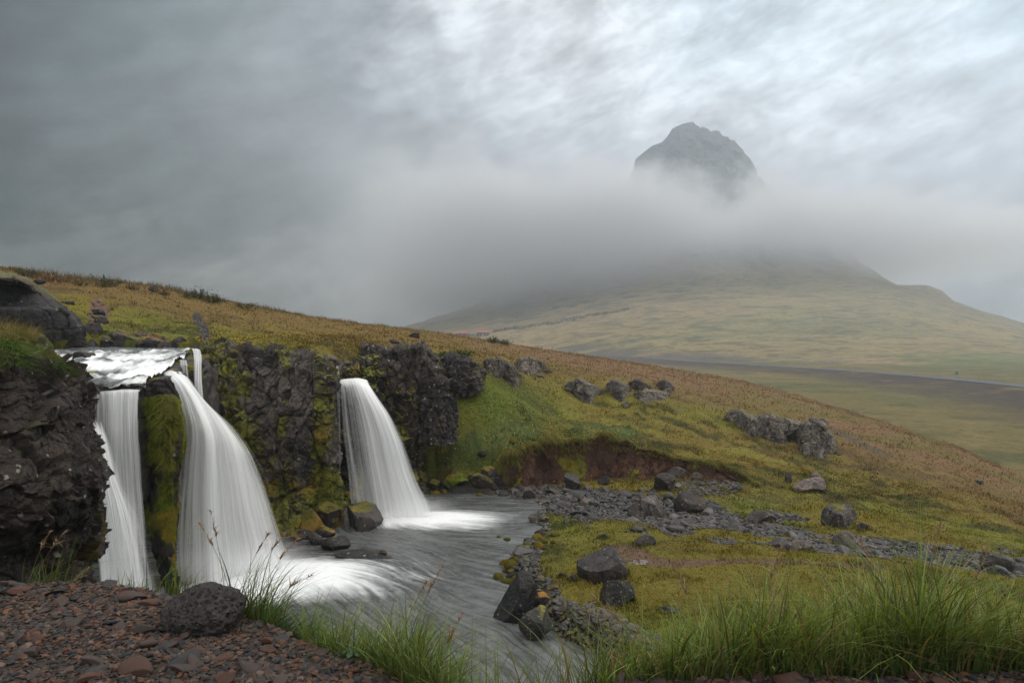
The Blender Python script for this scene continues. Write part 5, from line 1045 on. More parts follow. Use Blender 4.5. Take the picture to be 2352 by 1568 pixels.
# ================================================================== turf tufts, flowers
def blades(B, H, lean, W, C0, C1, nseg=5, seed=0, face=None):
    """curved tapering blades: roots B, length H, lean vectors, widths, root and tip colours"""
    n = len(B); t = np.linspace(0, 1, nseg+1); r = np.random.default_rng(seed)
    ln = lean; l2 = (ln**2).sum(1)
    px = B[:, None, 0]+H[:, None]*ln[:, None, 0]*t**1.9; py = B[:, None, 1]+H[:, None]*ln[:, None, 1]*t**1.9
    pz = B[:, None, 2]+H[:, None]*(t-.42*np.minimum(np.sqrt(l2), 1.5)[:, None]*t**2.4)
    a = r.random(n)*np.pi if face is None else face; wx, wy = np.cos(a), np.sin(a)*.6
    wd = W[:, None]*(1-t**1.6*.93)/2
    L_ = np.stack([px-wd*wx[:, None], py-wd*wy[:, None], pz], 2); R_ = np.stack([px+wd*wx[:, None], py+wd*wy[:, None], pz], 2)
    V = np.stack([L_, R_], 2).reshape(-1, 3); m = 2*(nseg+1)
    q = np.array([[2*k, 2*k+1, 2*k+3, 2*k+2] for k in range(nseg)]); Fc = (q[None]+(np.arange(n)*m)[:, None, None]).reshape(-1, 4)
    C = C0[:, None]+(C1-C0)[:, None]*(t[None, :, None]); C = np.repeat(C, 2, axis=1).reshape(-1, 3); return V, Fc, C
def bladesmat(name, trans=.35, rough=.45, var=.2, spec=.4):
    m = bpy.data.materials.new(name); m.use_nodes = True; t = m.node_tree; t.nodes.clear(); g = G(t)
    ob = g.n('ShaderNodeTexCoord').outputs['Object']
    c = g.n('ShaderNodeAttribute', attribute_name='Col').outputs['Color']; nz = g.noise(ob, 9, 3, .6)
    c = g.v('SCALE', c, None, g.rng(nz.outputs['Fac'], .3, .7, 1-var, 1+var))
    p = g.n('ShaderNodeBsdfPrincipled'); g.put(p.inputs['Base Color'], c); p.inputs['Roughness'].default_value = rough; p.inputs['Specular IOR Level'].default_value = spec
    tr = g.n('ShaderNodeBsdfTranslucent'); g.put(tr.inputs[0], g.v('MULTIPLY', c, (1.2, 1.25, .6))); mx = g.n('ShaderNodeMixShader'); mx.inputs[0].default_value = trans
    g.put(mx.inputs[1], p.outputs[0]); g.put(mx.inputs[2], tr.outputs[0]); o = g.n('ShaderNodeOutputMaterial'); g.put(o.inputs[0], mx.outputs[0]); return m
M_bl = bladesmat('grass_blades', .3, .5); M_turf = bladesmat('turf_blades', .25, .8, .3, .1)
def notrock(u, v, Q):
    c = LANDC[SIDX] if False else None; return np.ones(len(u))
lc = LANDC
green = lambda i: ss(.0, .03, lc[i, 1]-lc[i, 2]*1.25)*ss(.02, .045, lc[i, 0]-lc[i, 2])
i = rng.integers(0, len(LANDP), 420000); Q = LANDP[i]; u, v = uvd(Q)
k = (u > -60) & (u < 2420) & (v < 1600) & (Q[:, 1] > 12) & (Q[:, 1] < 95) & (rng.random(len(i)) < green(i)) & (BEDM[i] < .3) & (GLM[i] < .4) & ((u > 1150) | (v < 1120)) & ~((u < 775) & (v > 815)) & ~((u < 1000) & (v > 860))
i = i[k][:190000]; Q = LANDP[i]; u, v = uvd(Q); n = len(i)
hgt = np.interp(Q[:, 1], [12, 25, 45, 90], [.09, .13, .18, .30])*rng.uniform(.5, 1.4, n)
clump = ss(-.1, .4, fbm(Q, .8, 3, 1201)); hgt *= .55+.8*clump
c0 = lc[i]*rng.uniform(.35, 1.55, (n, 1)); c0 = c0*(1+rng.normal(size=(n, 3))*.08)
tipb = np.where(rng.random((n, 1)) < .22, np.array([[1.7, 1.35, 1.6]]), np.array([[1.15, 1.15, 1.0]]))
lean = rng.normal(size=(n, 2))*.5; lean[:, 0] += .25
V, Fc, C = blades(Q-np.array([0, 0, .02]), hgt, lean, np.interp(Q[:, 1], [12, 30, 90], [.022, .04, .075])*rng.uniform(.6, 1.6, n), c0*.9, c0*tipb, 2, 5)
o = mk('grass', V, Fc, M_turf, col=C); tag(o, kind='stuff', label='short olive and tan grass covering the slopes above the waterfalls', cat='grass')
# feathery dry grass that breaks the skyline
cr_u = np.array([c[0] for c in CREST]); nsk = 15000
us_ = rng.uniform(-60, 2300, nsk); k_ = np.clip(((us_-LUG[0])/(LUG[1]-LUG[0])).astype(int), 0, len(LUG)-1)
cols_ = LG[k_]; vcol = CV-F*cols_[:, :, 2]/cols_[:, :, 1]; vcol = np.where(cols_[:, :, 1] > 25, vcol, 9999); it = vcol.argmin(1)
it = np.clip(it-rng.integers(0, 14, nsk), 0, nd*0+LG.shape[1]-1); Bp = LG[k_, it]
h = rng.uniform(.12, .42, nsk)*(.6+.8*ss(-.2, .5, fbm(Bp*np.array([1, 1, 0]), 3, 3, 1210)))*np.interp(us_, [0, 600, 1200, 2300], [1.2, 1.1, .9, .7])
cc = np.where(us_[:, None] < 1000, np.array([[.14, .10, .05]]), np.array([[.19, .115, .075]]))*rng.uniform(.5, 1.25, (nsk, 1))
V, Fc, C = blades(Bp, h, rng.normal(size=(nsk, 2))*.35, np.full(nsk, .022)*Bp[:, 1]/45, cc*.8, cc*1.1, 2, 6)
o = mk('ridge_grass', V, Fc, M_turf, col=C); tag(o, kind='stuff', label='feathery dry pinkish grass standing along the skyline of the ridge', cat='grass')
# sod fringe hanging over the dirt scarp
nf = 9000; uf_ = rng.uniform(1150, 1740, nf); rf = np.interp(uf_, [a for a, b in RIM], [b for a, b in RIM])
Bf = []
for a_, r_ in zip(uf_, rf):
    c_ = LG[int((a_-LUG[0])/(LUG[1]-LUG[0]))]; m_ = (c_[:, 1] > r_-1.3) & (c_[:, 1] < r_+1.6); zz_ = c_[m_, 2]; yy_ = c_[m_, 1]
    k_ = int(np.argmax(np.gradient(zz_, yy_))) ; k_ = min(k_+random.randrange(1, 5), len(yy_)-1); Bf.append(c_[m_][k_])
Bf = np.array(Bf); ln = np.stack([rng.normal(size=nf)*.4, -.7-rng.random(nf)*.5], 1); hf = rng.uniform(.12, .42, nf)*(.5+ss(-.3, .4, fbm(Bf*np.array([1, 1, 0]), .7, 3, 1220)))
cf = np.array([.10, .088, .018])*rng.uniform(.4, 1.6, (nf, 1)); V, Fc, C = blades(Bf+np.array([0, 0, .05]), hf, ln, rng.uniform(.02, .05, nf), cf, cf*1.2, 3, 9)
tt_ = np.tile(np.repeat(np.linspace(0, 1, 4), 2), nf); V[:, 2] -= tt_**1.6*np.repeat(hf, 8)*.9
o = mk('grass_fringe', V, Fc, M_turf, col=C); tag(o, kind='stuff', label='ragged grass fringe hanging over the bare dirt scarp', cat='grass')
# grass collars that bed the rocks into the turf
Bs, Ss = [], []
for (u_, v_, d_, w_) in RINGS:
    for q in range(int(60+w_*90)):
        a_ = random.uniform(0, 6.283); x_ = (u_-CU)/F*d_+math.cos(a_)*w_*.56*random.uniform(.85, 1.2); y_ = d_+w_*.27+math.sin(a_)*w_*.42*random.uniform(.85, 1.2); z_ = ground_at(x_, y_)
        if z_ > WATER+.05: Bs.append((x_, y_, z_)); Ss.append(min(1, w_*.8))
Bs = np.array(Bs); Ss = np.array(Ss); n = len(Bs); cq = np.array([.085, .085, .016])*rng.uniform(.4, 1.7, (n, 1)); V, Fc, C = blades(Bs-np.array([0, 0, .02]), rng.uniform(.10, .26, n)*(.5+.5*Ss), rng.normal(size=(n, 2))*.5, rng.uniform(.02, .05, n), cq, cq*1.3, 2, 19)
o = mk('grass', V, Fc, M_turf, col=C); tag(o, kind='stuff', label='grass collars growing round the foot of the boulders', cat='grass')
# tiny yellow flowers
i = screen_sample(600, lambda u, v, Q: (np.exp(-((u-1130)/170)**2-((v-980)/110)**2)+np.exp(-((u-520)/160)**2-((v-775)/24)**2)+.25*np.exp(-((u-1400)/250)**2-((v-1000)/60)**2))*(green(np.zeros(1, int)+0)[0]*0+1), 150, 2000, 28, 60)
Q = LANDP[i]; n = len(i); a = np.array([(-1,0,-1),(1,0,-1),(1,0,1),(-1,0,1)])*.5
V = (Q[:, None]+np.array([0, -.05, .12])+a[None]*rng.uniform(.025, .045, n)[:, None, None]).reshape(-1, 3); Fc = np.arange(4*n).reshape(-1, 4)
o = mk('flowers', V, Fc, flat('yellow_petals', .7, (.62, .42, .02), .2, 3, .1, 0)); tag(o, kind='stuff', label='tiny yellow flowers sprinkled over the green slope', cat='flowers')

# ================================================================== the near bank
EDGE = [(-400,4.2),(0,3.95),(200,3.95),(420,3.75),(560,3.45),(680,3.22),(760,3.02),(850,2.85),(960,2.66),(1060,2.45),(1180,2.3),(1280,2.4),(1340,2.66),(1420,2.76),(1600,2.82),(1900,2.84),(2352,2.86),(2800,2.9)]
def bank_z(x, y):
    u = CU+F*x/y; e = np.interp(u, [a for a, b in EDGE], [b for a, b in EDGE]); P0 = np.stack([x, y, x*0], 1)
    top = -1.365-.03*(y-2.6)+.035*fbm(P0, .5, 3, 1301)+.012*fbm(P0, .12, 3, 1302)
    o = np.clip(y-e, 0, None); return top-(o*1.15+.25*ss(0, .5, o))*(1+.15*fbm(P0, .7, 3, 1303)), u, e
nu, nd_ = 560, 300
ug = np.linspace(-300, 2660, nu); dg = np.geomspace(1.6, 8.5, nd_); U_, D_ = np.meshgrid(ug, dg, indexing='ij'); x = ((U_-CU)/F*D_).ravel(); y = D_.ravel()
z, u, e = bank_z(x, y); P = np.stack([x, y, z], 1)
C = np.tile(np.array([.045, .032, .026]), (len(P), 1)); C = mixc(C, (.03, .032, .012), ss(.0, .5, y-e))
o = mk('near_bank', P, gridf(nu, nd_), attrmat('dark_gravelly_soil', .9, .8, 25, .3, 20, .2), col=C); tag(o, kind='structure')
PALR = [(a_*.82, b_*.82, c_*.82) for a_, b_, c_ in [(.095,.045,.026),(.062,.038,.028),(.030,.029,.030),(.052,.038,.031),(.018,.020,.024),(.095,.064,.048),(.11,.048,.024),(.040,.030,.025)]]
def bank_pts(n, umin, umax, extra=.12):
    u = rng.uniform(umin, umax, n*3); d = np.sqrt(rng.uniform(1.9**2, 4.2**2, n*3)); e = np.interp(u, [a for a, b in EDGE], [b for a, b in EDGE]); k = d < e+extra
    u, d = u[k][:n], d[k][:n]; x = (u-CU)/F*d; z = bank_z(x, d)[0]; return np.stack([x, d, z], 1)
Q = bank_pts(19000, -100, 2450); n = len(Q)
sz = (.008+.022*rng.random(n)**1.8)[:, None]*np.stack([rng.uniform(.9, 1.7, n), rng.uniform(.7, 1.2, n), rng.uniform(.4, .8, n)], 1)
V, Fc, C = merge_inst(STN, rng.integers(0, 10, n), Q+np.array([0, 0, .004]), sz*1.05, rng.random(n)*6.28, rng.normal(size=n)*.4, stone_col(n, PALR))
o = mk('gravel', V, Fc, M_stone, col=C, smooth=False); tag(o, kind='stuff', label='fine reddish brown and grey gravel on the near bank', cat='gravel')
kinds = [('rust-red', [(.075,.034,.022),(.062,.031,.022)]), ('brown', [(.060,.040,.032),(.048,.035,.030)]), ('dark grey', [(.030,.030,.033),(.04,.037,.036)])]
fgm = {}
for kn, pal in kinds: fgm[kn] = shared(None, pal, M_stone, 'loose_stone', [rock_shape(820+k*3+len(kn), (1, 1, 1), 3, 6, .02, 0)[:2] for k in range(6)])
Q = bank_pts(290, -40, 2380, .06); order = np.argsort(-Q[:, 1])
for j_, q in enumerate(Q):
    kn = kinds[[0, 1, 1, 2, 0, 2, 1][j_ % 7]][0]; s_ = .030+.055*random.random()**2; o = bpy.data.objects.new('loose_stone', fgm[kn][random.randrange(6)]); COL.objects.link(o)
    o.location = (q[0], q[1], q[2]+s_*.16); o.scale = (s_*random.uniform(1., 1.7), s_*random.uniform(.8, 1.2), s_*random.uniform(.28, .6)); o.rotation_euler = (random.uniform(-.5, .5), random.uniform(-.4, .4), random.uniform(0, 6.28))
    tag(o, label=f'loose {kn} angular stone among the gravel of the near bank', cat='stone', group=f'loose {kn} stones on the near bank')
# the pitted black boulder
P, Fc, Vd = rock_shape(5, (.40, .34, .255), 6, 7, .03, .62)
F1, F2, _, _ = worley(P/.017, 3); F1b, _, _, _ = worley(P/.045, 8)
P = P-Vd*(.009*ss(.5, .15, F1)+.014*ss(.45, .1, F1b))[:, None]+Vd*(.006*fbm(P, .03, 3, 5)+.012*fbm(P, .1, 3, 7))[:, None]
C = np.tile(np.array([.030, .025, .024]), (len(P), 1))*(1+.6*fbm(P, .014, 3, 6))[:, None]; C = mixc(C, (.07, .06, .057), ss(.1, .4, fbm(P, .02, 3, 16))*.6)
o = mk('boulder', P, Fc, attrmat('vesicular_lava', .85, .9, 70, .3, 60, .3), col=C); x, y, z = pt(466, 1402, 3.34); o.location = (x, y, z-.02); o.rotation_euler = (0, R(-5), 0)
tag(o, label='pitted black lava boulder lying on the reddish gravel in front of the falls', cat='boulder')

# ================================================================== long grass of the near bank
def root_pt(u, d):
    x = (u-CU)/F*d; return np.stack([x, d, bank_z(x, d)[0]], 1)
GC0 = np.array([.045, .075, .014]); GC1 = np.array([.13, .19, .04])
def long_grass(name, n, uf, df, hf, leanf, seed, lab, wid=.0042, c0=GC0, c1=GC1, dry=.08, kind='stuff', group=None, cat='grass'):
    r = np.random.default_rng(seed); u = uf(r, n); d = df(r, u); B = root_pt(u, d); B[:, 2] -= .01; H = hf(r, u, d); ln = leanf(r, u)
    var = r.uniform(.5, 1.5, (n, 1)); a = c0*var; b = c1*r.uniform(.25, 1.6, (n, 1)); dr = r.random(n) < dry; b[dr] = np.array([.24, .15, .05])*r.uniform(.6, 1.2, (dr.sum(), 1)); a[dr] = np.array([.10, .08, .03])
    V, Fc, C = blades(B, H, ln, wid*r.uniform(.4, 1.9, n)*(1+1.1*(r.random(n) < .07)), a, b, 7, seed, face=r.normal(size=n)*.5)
    o = mk(name, V, Fc, M_bl, col=C); tag(o, kind=kind, label=lab, cat=cat, group=group); return o
edge_f = lambda u: np.interp(u, [a for a, b in EDGE], [b for a, b in EDGE])
topv = lambda u: np.interp(u, [1180,1330,1450,1550,1650,1750,1900,1980,2060,2120,2180,2260,2352,2500], [1490,1470,1460,1420,1370,1320,1345,1290,1270,1225,1290,1340,1330,1330])
def hR(r, u, d):
    z = bank_z((u-CU)/F*d, d)[0]; vb = CV-F*z/d; full = (vb-topv(u))/F*d; return np.clip(full*r.uniform(.22, 1.0, len(u))**1.3*1.3, .10, 1.1)
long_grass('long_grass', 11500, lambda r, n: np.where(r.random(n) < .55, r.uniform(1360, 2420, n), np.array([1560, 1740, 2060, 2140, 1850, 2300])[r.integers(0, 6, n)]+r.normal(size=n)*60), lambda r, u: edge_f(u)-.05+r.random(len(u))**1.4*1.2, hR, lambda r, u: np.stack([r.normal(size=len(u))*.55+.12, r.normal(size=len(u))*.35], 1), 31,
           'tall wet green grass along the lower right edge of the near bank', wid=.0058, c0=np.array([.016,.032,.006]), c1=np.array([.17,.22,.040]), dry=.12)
long_grass('long_grass', 1500, lambda r, n: r.uniform(1080, 1480, n), lambda r, u: edge_f(u)+.05+r.random(len(u))*1.0, lambda r, u, d: np.clip((1.0)*r.uniform(.25, .62, len(u)), .1, .7), lambda r, u: np.stack([r.normal(size=len(u))*.4-.1, r.normal(size=len(u))*.25], 1), 32,
           'thin mixed grass hanging over the gap in the near bank at bottom centre', wid=.0040, c0=np.array([.035,.055,.012]), c1=np.array([.14,.17,.04]), dry=.18)
long_grass('long_grass', 4600, lambda r, n: np.where(r.random(n) < .45, r.uniform(690, 1100, n), np.array([880, 930, 760, 990])[r.integers(0, 4, n)]+r.normal(size=n)*40), lambda r, u: edge_f(u)+.02+r.random(len(u))**1.3*.5, lambda r, u, d: r.uniform(.12, .40, len(u))*np.interp(u, [690, 850, 950, 1100], [.85, 1.0, 1.3, .9]),
           lambda r, u: np.stack([r.normal(size=len(u))*.5+.3, r.normal(size=len(u))*.3-.1], 1), 33, 'glistening bright green grass between the reddish gravel and the river', wid=.0042, dry=.06, c0=np.array([.04,.07,.015]), c1=np.array([.20,.26,.07]))
long_grass('long_grass', 1700, lambda r, n: r.uniform(520, 700, n), lambda r, u: edge_f(u)+.02+r.random(len(u))*.35, lambda r, u, d: r.uniform(.16, .32, len(u)), lambda r, u: np.stack([np.abs(r.normal(size=len(u)))*.5+.7, r.normal(size=len(u))*.3], 1), 34,
           'drooping dark green grass mat behind the pitted black boulder', wid=.0036, c0=np.array([.02,.04,.012]), c1=np.array([.07,.13,.04]), dry=.02)
def tuft(cu_, n, h, ln, seed, lab, d0=.0, spread=26, dry=.1):
    return long_grass('grass_tuft', n, lambda r, m: r.normal(size=m)*spread+cu_, lambda r, u: edge_f(u)+d0+r.random(len(u))*.12, lambda r, u, d: r.uniform(.35, 1., len(u))*h, lambda r, u: np.stack([r.normal(size=len(u))*.38+ln, r.normal(size=len(u))*.2], 1), seed, lab, wid=.0032, kind='thing', cat='grass tuft', dry=dry)
tuft(110, 70, .40, .5, 41, 'sparse grass tuft leaning right on the gravel edge, below the dark left cliff', spread=34)
tuft(300, 60, .22, .1, 42, 'low grass tuft on the gravel edge between the left cliff and the black boulder', spread=30)
tuft(420, 120, .34, .4, 43, 'grass tuft on the gravel edge immediately behind the pitted black boulder', spread=30)
tuft(575, 260, .50, .45, 44, 'grass tuft with long bending blades at the right shoulder of the pitted black boulder', spread=36)
def stalk(b, h_, lab, red=.0, lean=.0, seed=0, head=.05, thick=.0016, hc=(.20, .125, .08)):
    """grass stalk with a feathery seed head: b and h_ are the foot and the head as (u, v, d)"""
    B, T = np.array(pt(*b)), np.array(pt(*h_)); r = np.random.default_rng(seed); root = empty('grass_stalk', B, label=lab, cat='grass stalk', group='seed-headed grass stalks of the near bank')
    t = np.linspace(0, 1, 12)[:, None]; mid_ = (B+T)/2+np.array([-(T-B)[0]*.25, 0, abs(T[2]-B[2])*.08]); c = (1-t)**2*B+2*t*(1-t)*mid_+t*t*T
    def tube(c, r0, r1, m=5):
        a = np.linspace(0, 2*np.pi, m, endpoint=False); rr = np.linspace(r0, r1, len(c))[:, None]
        V = np.stack([c[:, None, 0]+rr*np.cos(a), c[:, None, 1]+rr*np.sin(a), c[:, None, 2]+rr*0*a+0*a], 2); return V.transpose(1, 0, 2).reshape(-1, 3), gridf(m, len(c), True)
    V, Q = tube(c, thick*1.2, thick*.6); col = mixc(np.tile([.10, .14, .035], (len(V), 1)), (.22, .15, .07), np.tile(np.linspace(0, 1, 12), 5)); mk('stem', V-B, Q, M_bl, parent=root, col=col)
    n = 34; k = r.random(n); ax = c[-1]-c[-2]; ax = ax/np.linalg.norm(ax); bp = T+ax*(k[:, None]-.5)*head*1.6
    V, Q, C = blades(bp, head*r.uniform(.25, .6, n)*(1.2-k*.6), r.normal(size=(n, 2))*.9+np.array([ax[0], 0])*1.2, np.full(n, .0062), np.tile(np.array(hc), (n, 1)), np.tile(np.array(hc)*1.5, (n, 1)), 3, seed)
    mk('seed_head', V-B, Q, M_bl, parent=root, col=C)
ST = [((520,1400,3.5),(490,1203,3.45),'upright stalk with a brown seed head, leftmost of those above the black boulder'),((535,1400,3.5),(474,1228,3.5),'stalk with a small seed head just below the leftmost one above the black boulder'),((548,1405,3.45),(604,1246,3.4),'stalk whose loose brown seed head hangs before the wide waterfall, left one'),
      ((560,1405,3.45),(642,1242,3.4),'stalk whose seed head hangs before the wide waterfall, middle one'),((590,1410,3.42),(662,1262,3.4),'stalk with its seed head bent right, before the foam of the wide waterfall'),((600,1420,3.4),(690,1335,3.35),'low stalk with a spreading straw seed head right of the black boulder'),
      ((60,1392,3.9),(104,1242,3.85),'thin stalk with a pale seed head against the dark left cliff, left one'),((66,1392,3.9),(134,1240,3.85),'thin stalk with a pale seed head against the dark left cliff, right one'),((150,1395,3.9),(190,1318,3.85),'short stalk with a pale fluffy seed head at the right edge of the dark cliff'),
      ((905,1540,2.9),(962,1368,2.95),'straw-coloured stalk rising from the bright green grass before the river'),((1010,1560,2.8),(1046,1442,2.85),'stalk with a rust-red seed head at the bottom centre'),((930,1545,2.9),(1000,1330,2.95),'tall faint stalk with a purple-brown head above the bright green grass'),
      ((1480,1535,3.0),(1395,1400,3.0),'stalk bending left out of the tall grass at the right'),((1745,1500,3.1),(1782,1292,3.15),'stalk with a brown seed head over the footpath'),((2040,1500,3.2),(1990,1275,3.2),'stalk with a rust-brown seed head over the cobble bed'),
      ((2120,1500,3.2),(2152,1240,3.2),'tallest green-brown stalk near the right edge'),((2210,1500,3.2),(2255,1296,3.2),'stalk with a thin head left of the smooth grey boulder'),((1620,1520,3.1),(1560,1330,3.1),'slender stalk rising over the two dark boulders of the peninsula')]
for k, (b, h_, lb) in enumerate(ST): stalk(b, h_, lb, seed=60+k, head=.085 if k < 12 else .10, hc=(.20, .125, .08) if k not in (10,) else (.20, .07, .035))
# a leafy herb and the red-stemmed flower bud
def herb(u, v, d, s_, lab, seed, c=(.06, .11, .03)):
    root = empty('herb', pt(u, v, d), label=lab, cat='herb'); r = np.random.default_rng(seed)
    for k in range(6):
        a = k*1.05+r.random()*.4; t = np.linspace(0, 1, 9); w_ = np.sin(t*np.pi)**.7*(1+.25*np.sin(t*19))*s_*.28; x = t*s_; z = .6*s_*t-.55*s_*t*t
        A = np.stack([x, -w_, z+abs(w_)*.25], 1); M_ = np.stack([x, w_*0, z], 1); B = np.stack([x, w_, z+abs(w_)*.25], 1); V = np.stack([A, M_, B], 0).reshape(-1, 3)
        V = V@np.array([[math.cos(a), math.sin(a), 0], [-math.sin(a), math.cos(a), 0], [0, 0, 1]]); mk('leaf', V, gridf(3, 9), M_bl, parent=root, col=np.tile(np.array(c)*r.uniform(.8, 1.25), (len(V), 1)))
herb(812, 1500, 2.95, .055, 'round grey-green leafy herb at the edge of the reddish gravel', 3, (.075, .12, .06))
herb(2030, 1500, 2.95, .06, 'lobed leafy herb low in the tall grass at the right', 4, (.03, .055, .02))
herb(1660, 1505, 2.95, .05, 'broad-leaved herb at the foot of the tall grass, left of the lobed one', 6, (.03, .055, .02))
# ================================================================== cabins, conifers, shrubs
def box_(lo, hi): return [(a, b, c_) for a in (lo[0], hi[0]) for b in (lo[1], hi[1]) for c_ in (lo[2], hi[2])], [(0, 1, 3, 2), (4, 6, 7, 5), (0, 4, 5, 1), (2, 3, 7, 6), (0, 2, 6, 4), (1, 5, 7, 3)]
M_redwall = flat('dark_red_boards', .8, (.045, .016, .014), .15, 2, .2, .2); M_redroof = flat('red_roof_sheet', .5, (.36, .075, .06), .1, 1, .4, .1); M_glass = flat('window_glass', .1, (.05, .06, .07), .05, 1, .6, 0); M_white = flat('white_trim', .6, (.6, .6, .58), .05, 1, .3, 0); M_deck = flat('deck_boards', .8, (.14, .10, .08), .15, 2, .2, .2)
def cabin(u, v, wpx, lab, deck=True, rz=0, p=None):
    x, y, z = p or far_hit(u, v); k = wpx/F*y; w = k; d = 7.; h = k*.27; root = empty('cabin', (x, y, z-.4), label=lab, cat='cabin'); root.rotation_euler.z = rz
    V, Q = box_((-w/2, -d/2, 0), (w/2, d/2, h+.4)); mk('wall', V, Q, M_redwall, parent=root, smooth=False)
    e = .7; rh = k*.14
    V = [(-w/2-e, -d/2-e, h+.3), (w/2+e, -d/2-e, h+.3), (w/2+e, 0, h+.3+rh), (-w/2-e, 0, h+.3+rh), (-w/2-e, d/2+e, h+.3), (w/2+e, d/2+e, h+.3)]; V = V+[(a, b, c_+.25) for a, b, c_ in V]
    Q = [(6,7,8,9),(9,8,11,10),(0,3,2,1),(3,4,5,2),(0,1,7,6),(4,10,11,5),(1,2,8,7),(2,5,11,8),(0,6,9,3),(3,9,10,4)]; mk('roof', V, Q, M_redroof, parent=root, smooth=False)
    V = [(-w/2, -d/2, h+.4), (-w/2, d/2, h+.4), (-w/2, 0, h+rh), (w/2, -d/2, h+.4), (w/2, d/2, h+.4), (w/2, 0, h+rh)]; mk('gable', V, [(0, 1, 2), (3, 5, 4)], M_redwall, parent=root, smooth=False)
    for q, a in enumerate((-.28, .02, .3)):
        a *= w; fr = mk('window_frame', *box_((a-.65, -d/2-.1, 1.1), (a+.65, -d/2-.003, 2.2)), M_white, parent=root, smooth=False) if q != 1 else mk('door', *box_((a-.5, -d/2-.1, .4), (a+.5, -d/2-.003, 2.4)), M_white, parent=root, smooth=False)
        if q != 1: mk('pane', *box_((a-.5, -d/2-.13, 1.22), (a+.5, -d/2-.103, 2.08)), M_glass, parent=fr, smooth=False)
    if deck:
        mk('deck', *box_((w/2+.003, -d/2, 0), (w/2+3, d/2, .7)), M_deck, parent=root, smooth=False)
        rl = [box_((w/2+2.9, -d/2, .7), (w/2+3, d/2, 1.7)), box_((w/2+.05, -d/2, 1.55), (w/2+2.85, -d/2+.1, 1.7))]; V = rl[0][0]+rl[1][0]; Q = rl[0][1]+[tuple(i+8 for i in q) for q in rl[1][1]]; mk('railing', V, Q, M_redwall, parent=root, smooth=False)
cabin(1110, 771, 27, 'dark red cabin with a red roof and a deck, the more visible of the two', True, R(-4))
cabin(1062, 772.5, 27, 'dark red cabin with a red roof, half hidden behind the grassy ridge', False, R(-6))
M_conif = bladesmat('conifer_needles', .1, .9, .3, .1); M_bark = flat('bark', .9, (.05, .04, .03), .2, 3, .1, .3)
def conifer_mesh(seed, h=6.):
    r = np.random.default_rng(seed); n = 260; t = r.random(n)**.75; z = h*(.08+.9*t); rad = (1-t)*h*.24*r.uniform(.5, 1.1, n); a = r.random(n)*6.28
    B = np.stack([np.cos(a)*rad*.2, np.sin(a)*rad*.2, z], 1); T = np.stack([np.cos(a)*rad, np.sin(a)*rad, z-.12*rad-.1], 1); s_ = .22*np.stack([-np.sin(a), np.cos(a), a*0], 1)+np.array([0, 0, .10])
    V = np.stack([B-s_, B+s_, T+s_*.2, T-s_*.7-np.array([0, 0, .18])], 1).reshape(-1, 3); return V, np.arange(4*n).reshape(-1, 4)
cm = []
for k in range(5):
    V, Q = conifer_mesh(k); o = mk('crown', V, Q, M_conif, col=np.tile([.028, .045, .02], (len(V), 1))*(.7+.6*rng.random((len(V)//4, 1))).repeat(4, 0)); cm.append(o.data); bpy.data.objects.remove(o)
a = np.linspace(0, 2*np.pi, 7, endpoint=False); V = np.array([(np.cos(q)*r_, np.sin(q)*r_, z_) for q in a for r_, z_ in ((.14, -.6), (.04, 4.5))]); o = mk('trunk', V, gridf(7, 2, True), M_bark); tm = o.data; bpy.data.objects.remove(o)
def conifer(u, v, s_, k, lab, grp):
    x, y, z = far_hit(u, v); root = empty('conifer', (x, y, z), label=lab, cat='tree', group=grp); root.scale = (s_, s_, s_); root.rotation_euler.z = k*1.7
    for nm, d in (('crown', cm[k % 5]), ('trunk', tm)): o = bpy.data.objects.new(nm, d); COL.objects.link(o); o.parent = root
for k in range(22): conifer(1133+k*2.4+random.uniform(-.8, .8), 764-k*.42+random.uniform(-.6, .6), random.uniform(.55, .85), k, 'small dark conifer in the hazy row climbing the slope right of the cabins', 'conifers in the row right of the cabins')
for k in range(12): conifer(1078+k*2.0+random.uniform(-.6, .6), 772-k*.15, random.uniform(.4, .6), k, 'small conifer in the short row between the two cabins', 'conifers between the two cabins')
# the planted belt higher up reads as one mass
n = 520; us_ = rng.uniform(1182, 1445, n); vs_ = np.interp(us_, [1180, 1290, 1440], [757, 738, 712])+rng.uniform(-3.2, 3.8, n)*np.interp(us_, [1180, 1300, 1440], [.8, 1.3, .5])
Vs, Fs, Cs = [], [], []; off = 0
for k in range(n):
    V, Q = conifer_mesh(k % 5); V = V[:400]; Q = Q[:100]; p_ = np.array(far_hit(us_[k], vs_[k])); Vs.append(V*.46+p_); Fs.append(Q+off); off += len(V); Cs.append(np.tile(np.array([.06, .075, .035])*rng.uniform(.7, 1.3), (len(V), 1)))
o = mk('forest', np.concatenate(Vs), np.concatenate(Fs), M_conif, col=np.concatenate(Cs)); tag(o, kind='stuff', label='hazy belt of young trees climbing the mountain slope', cat='woodland')
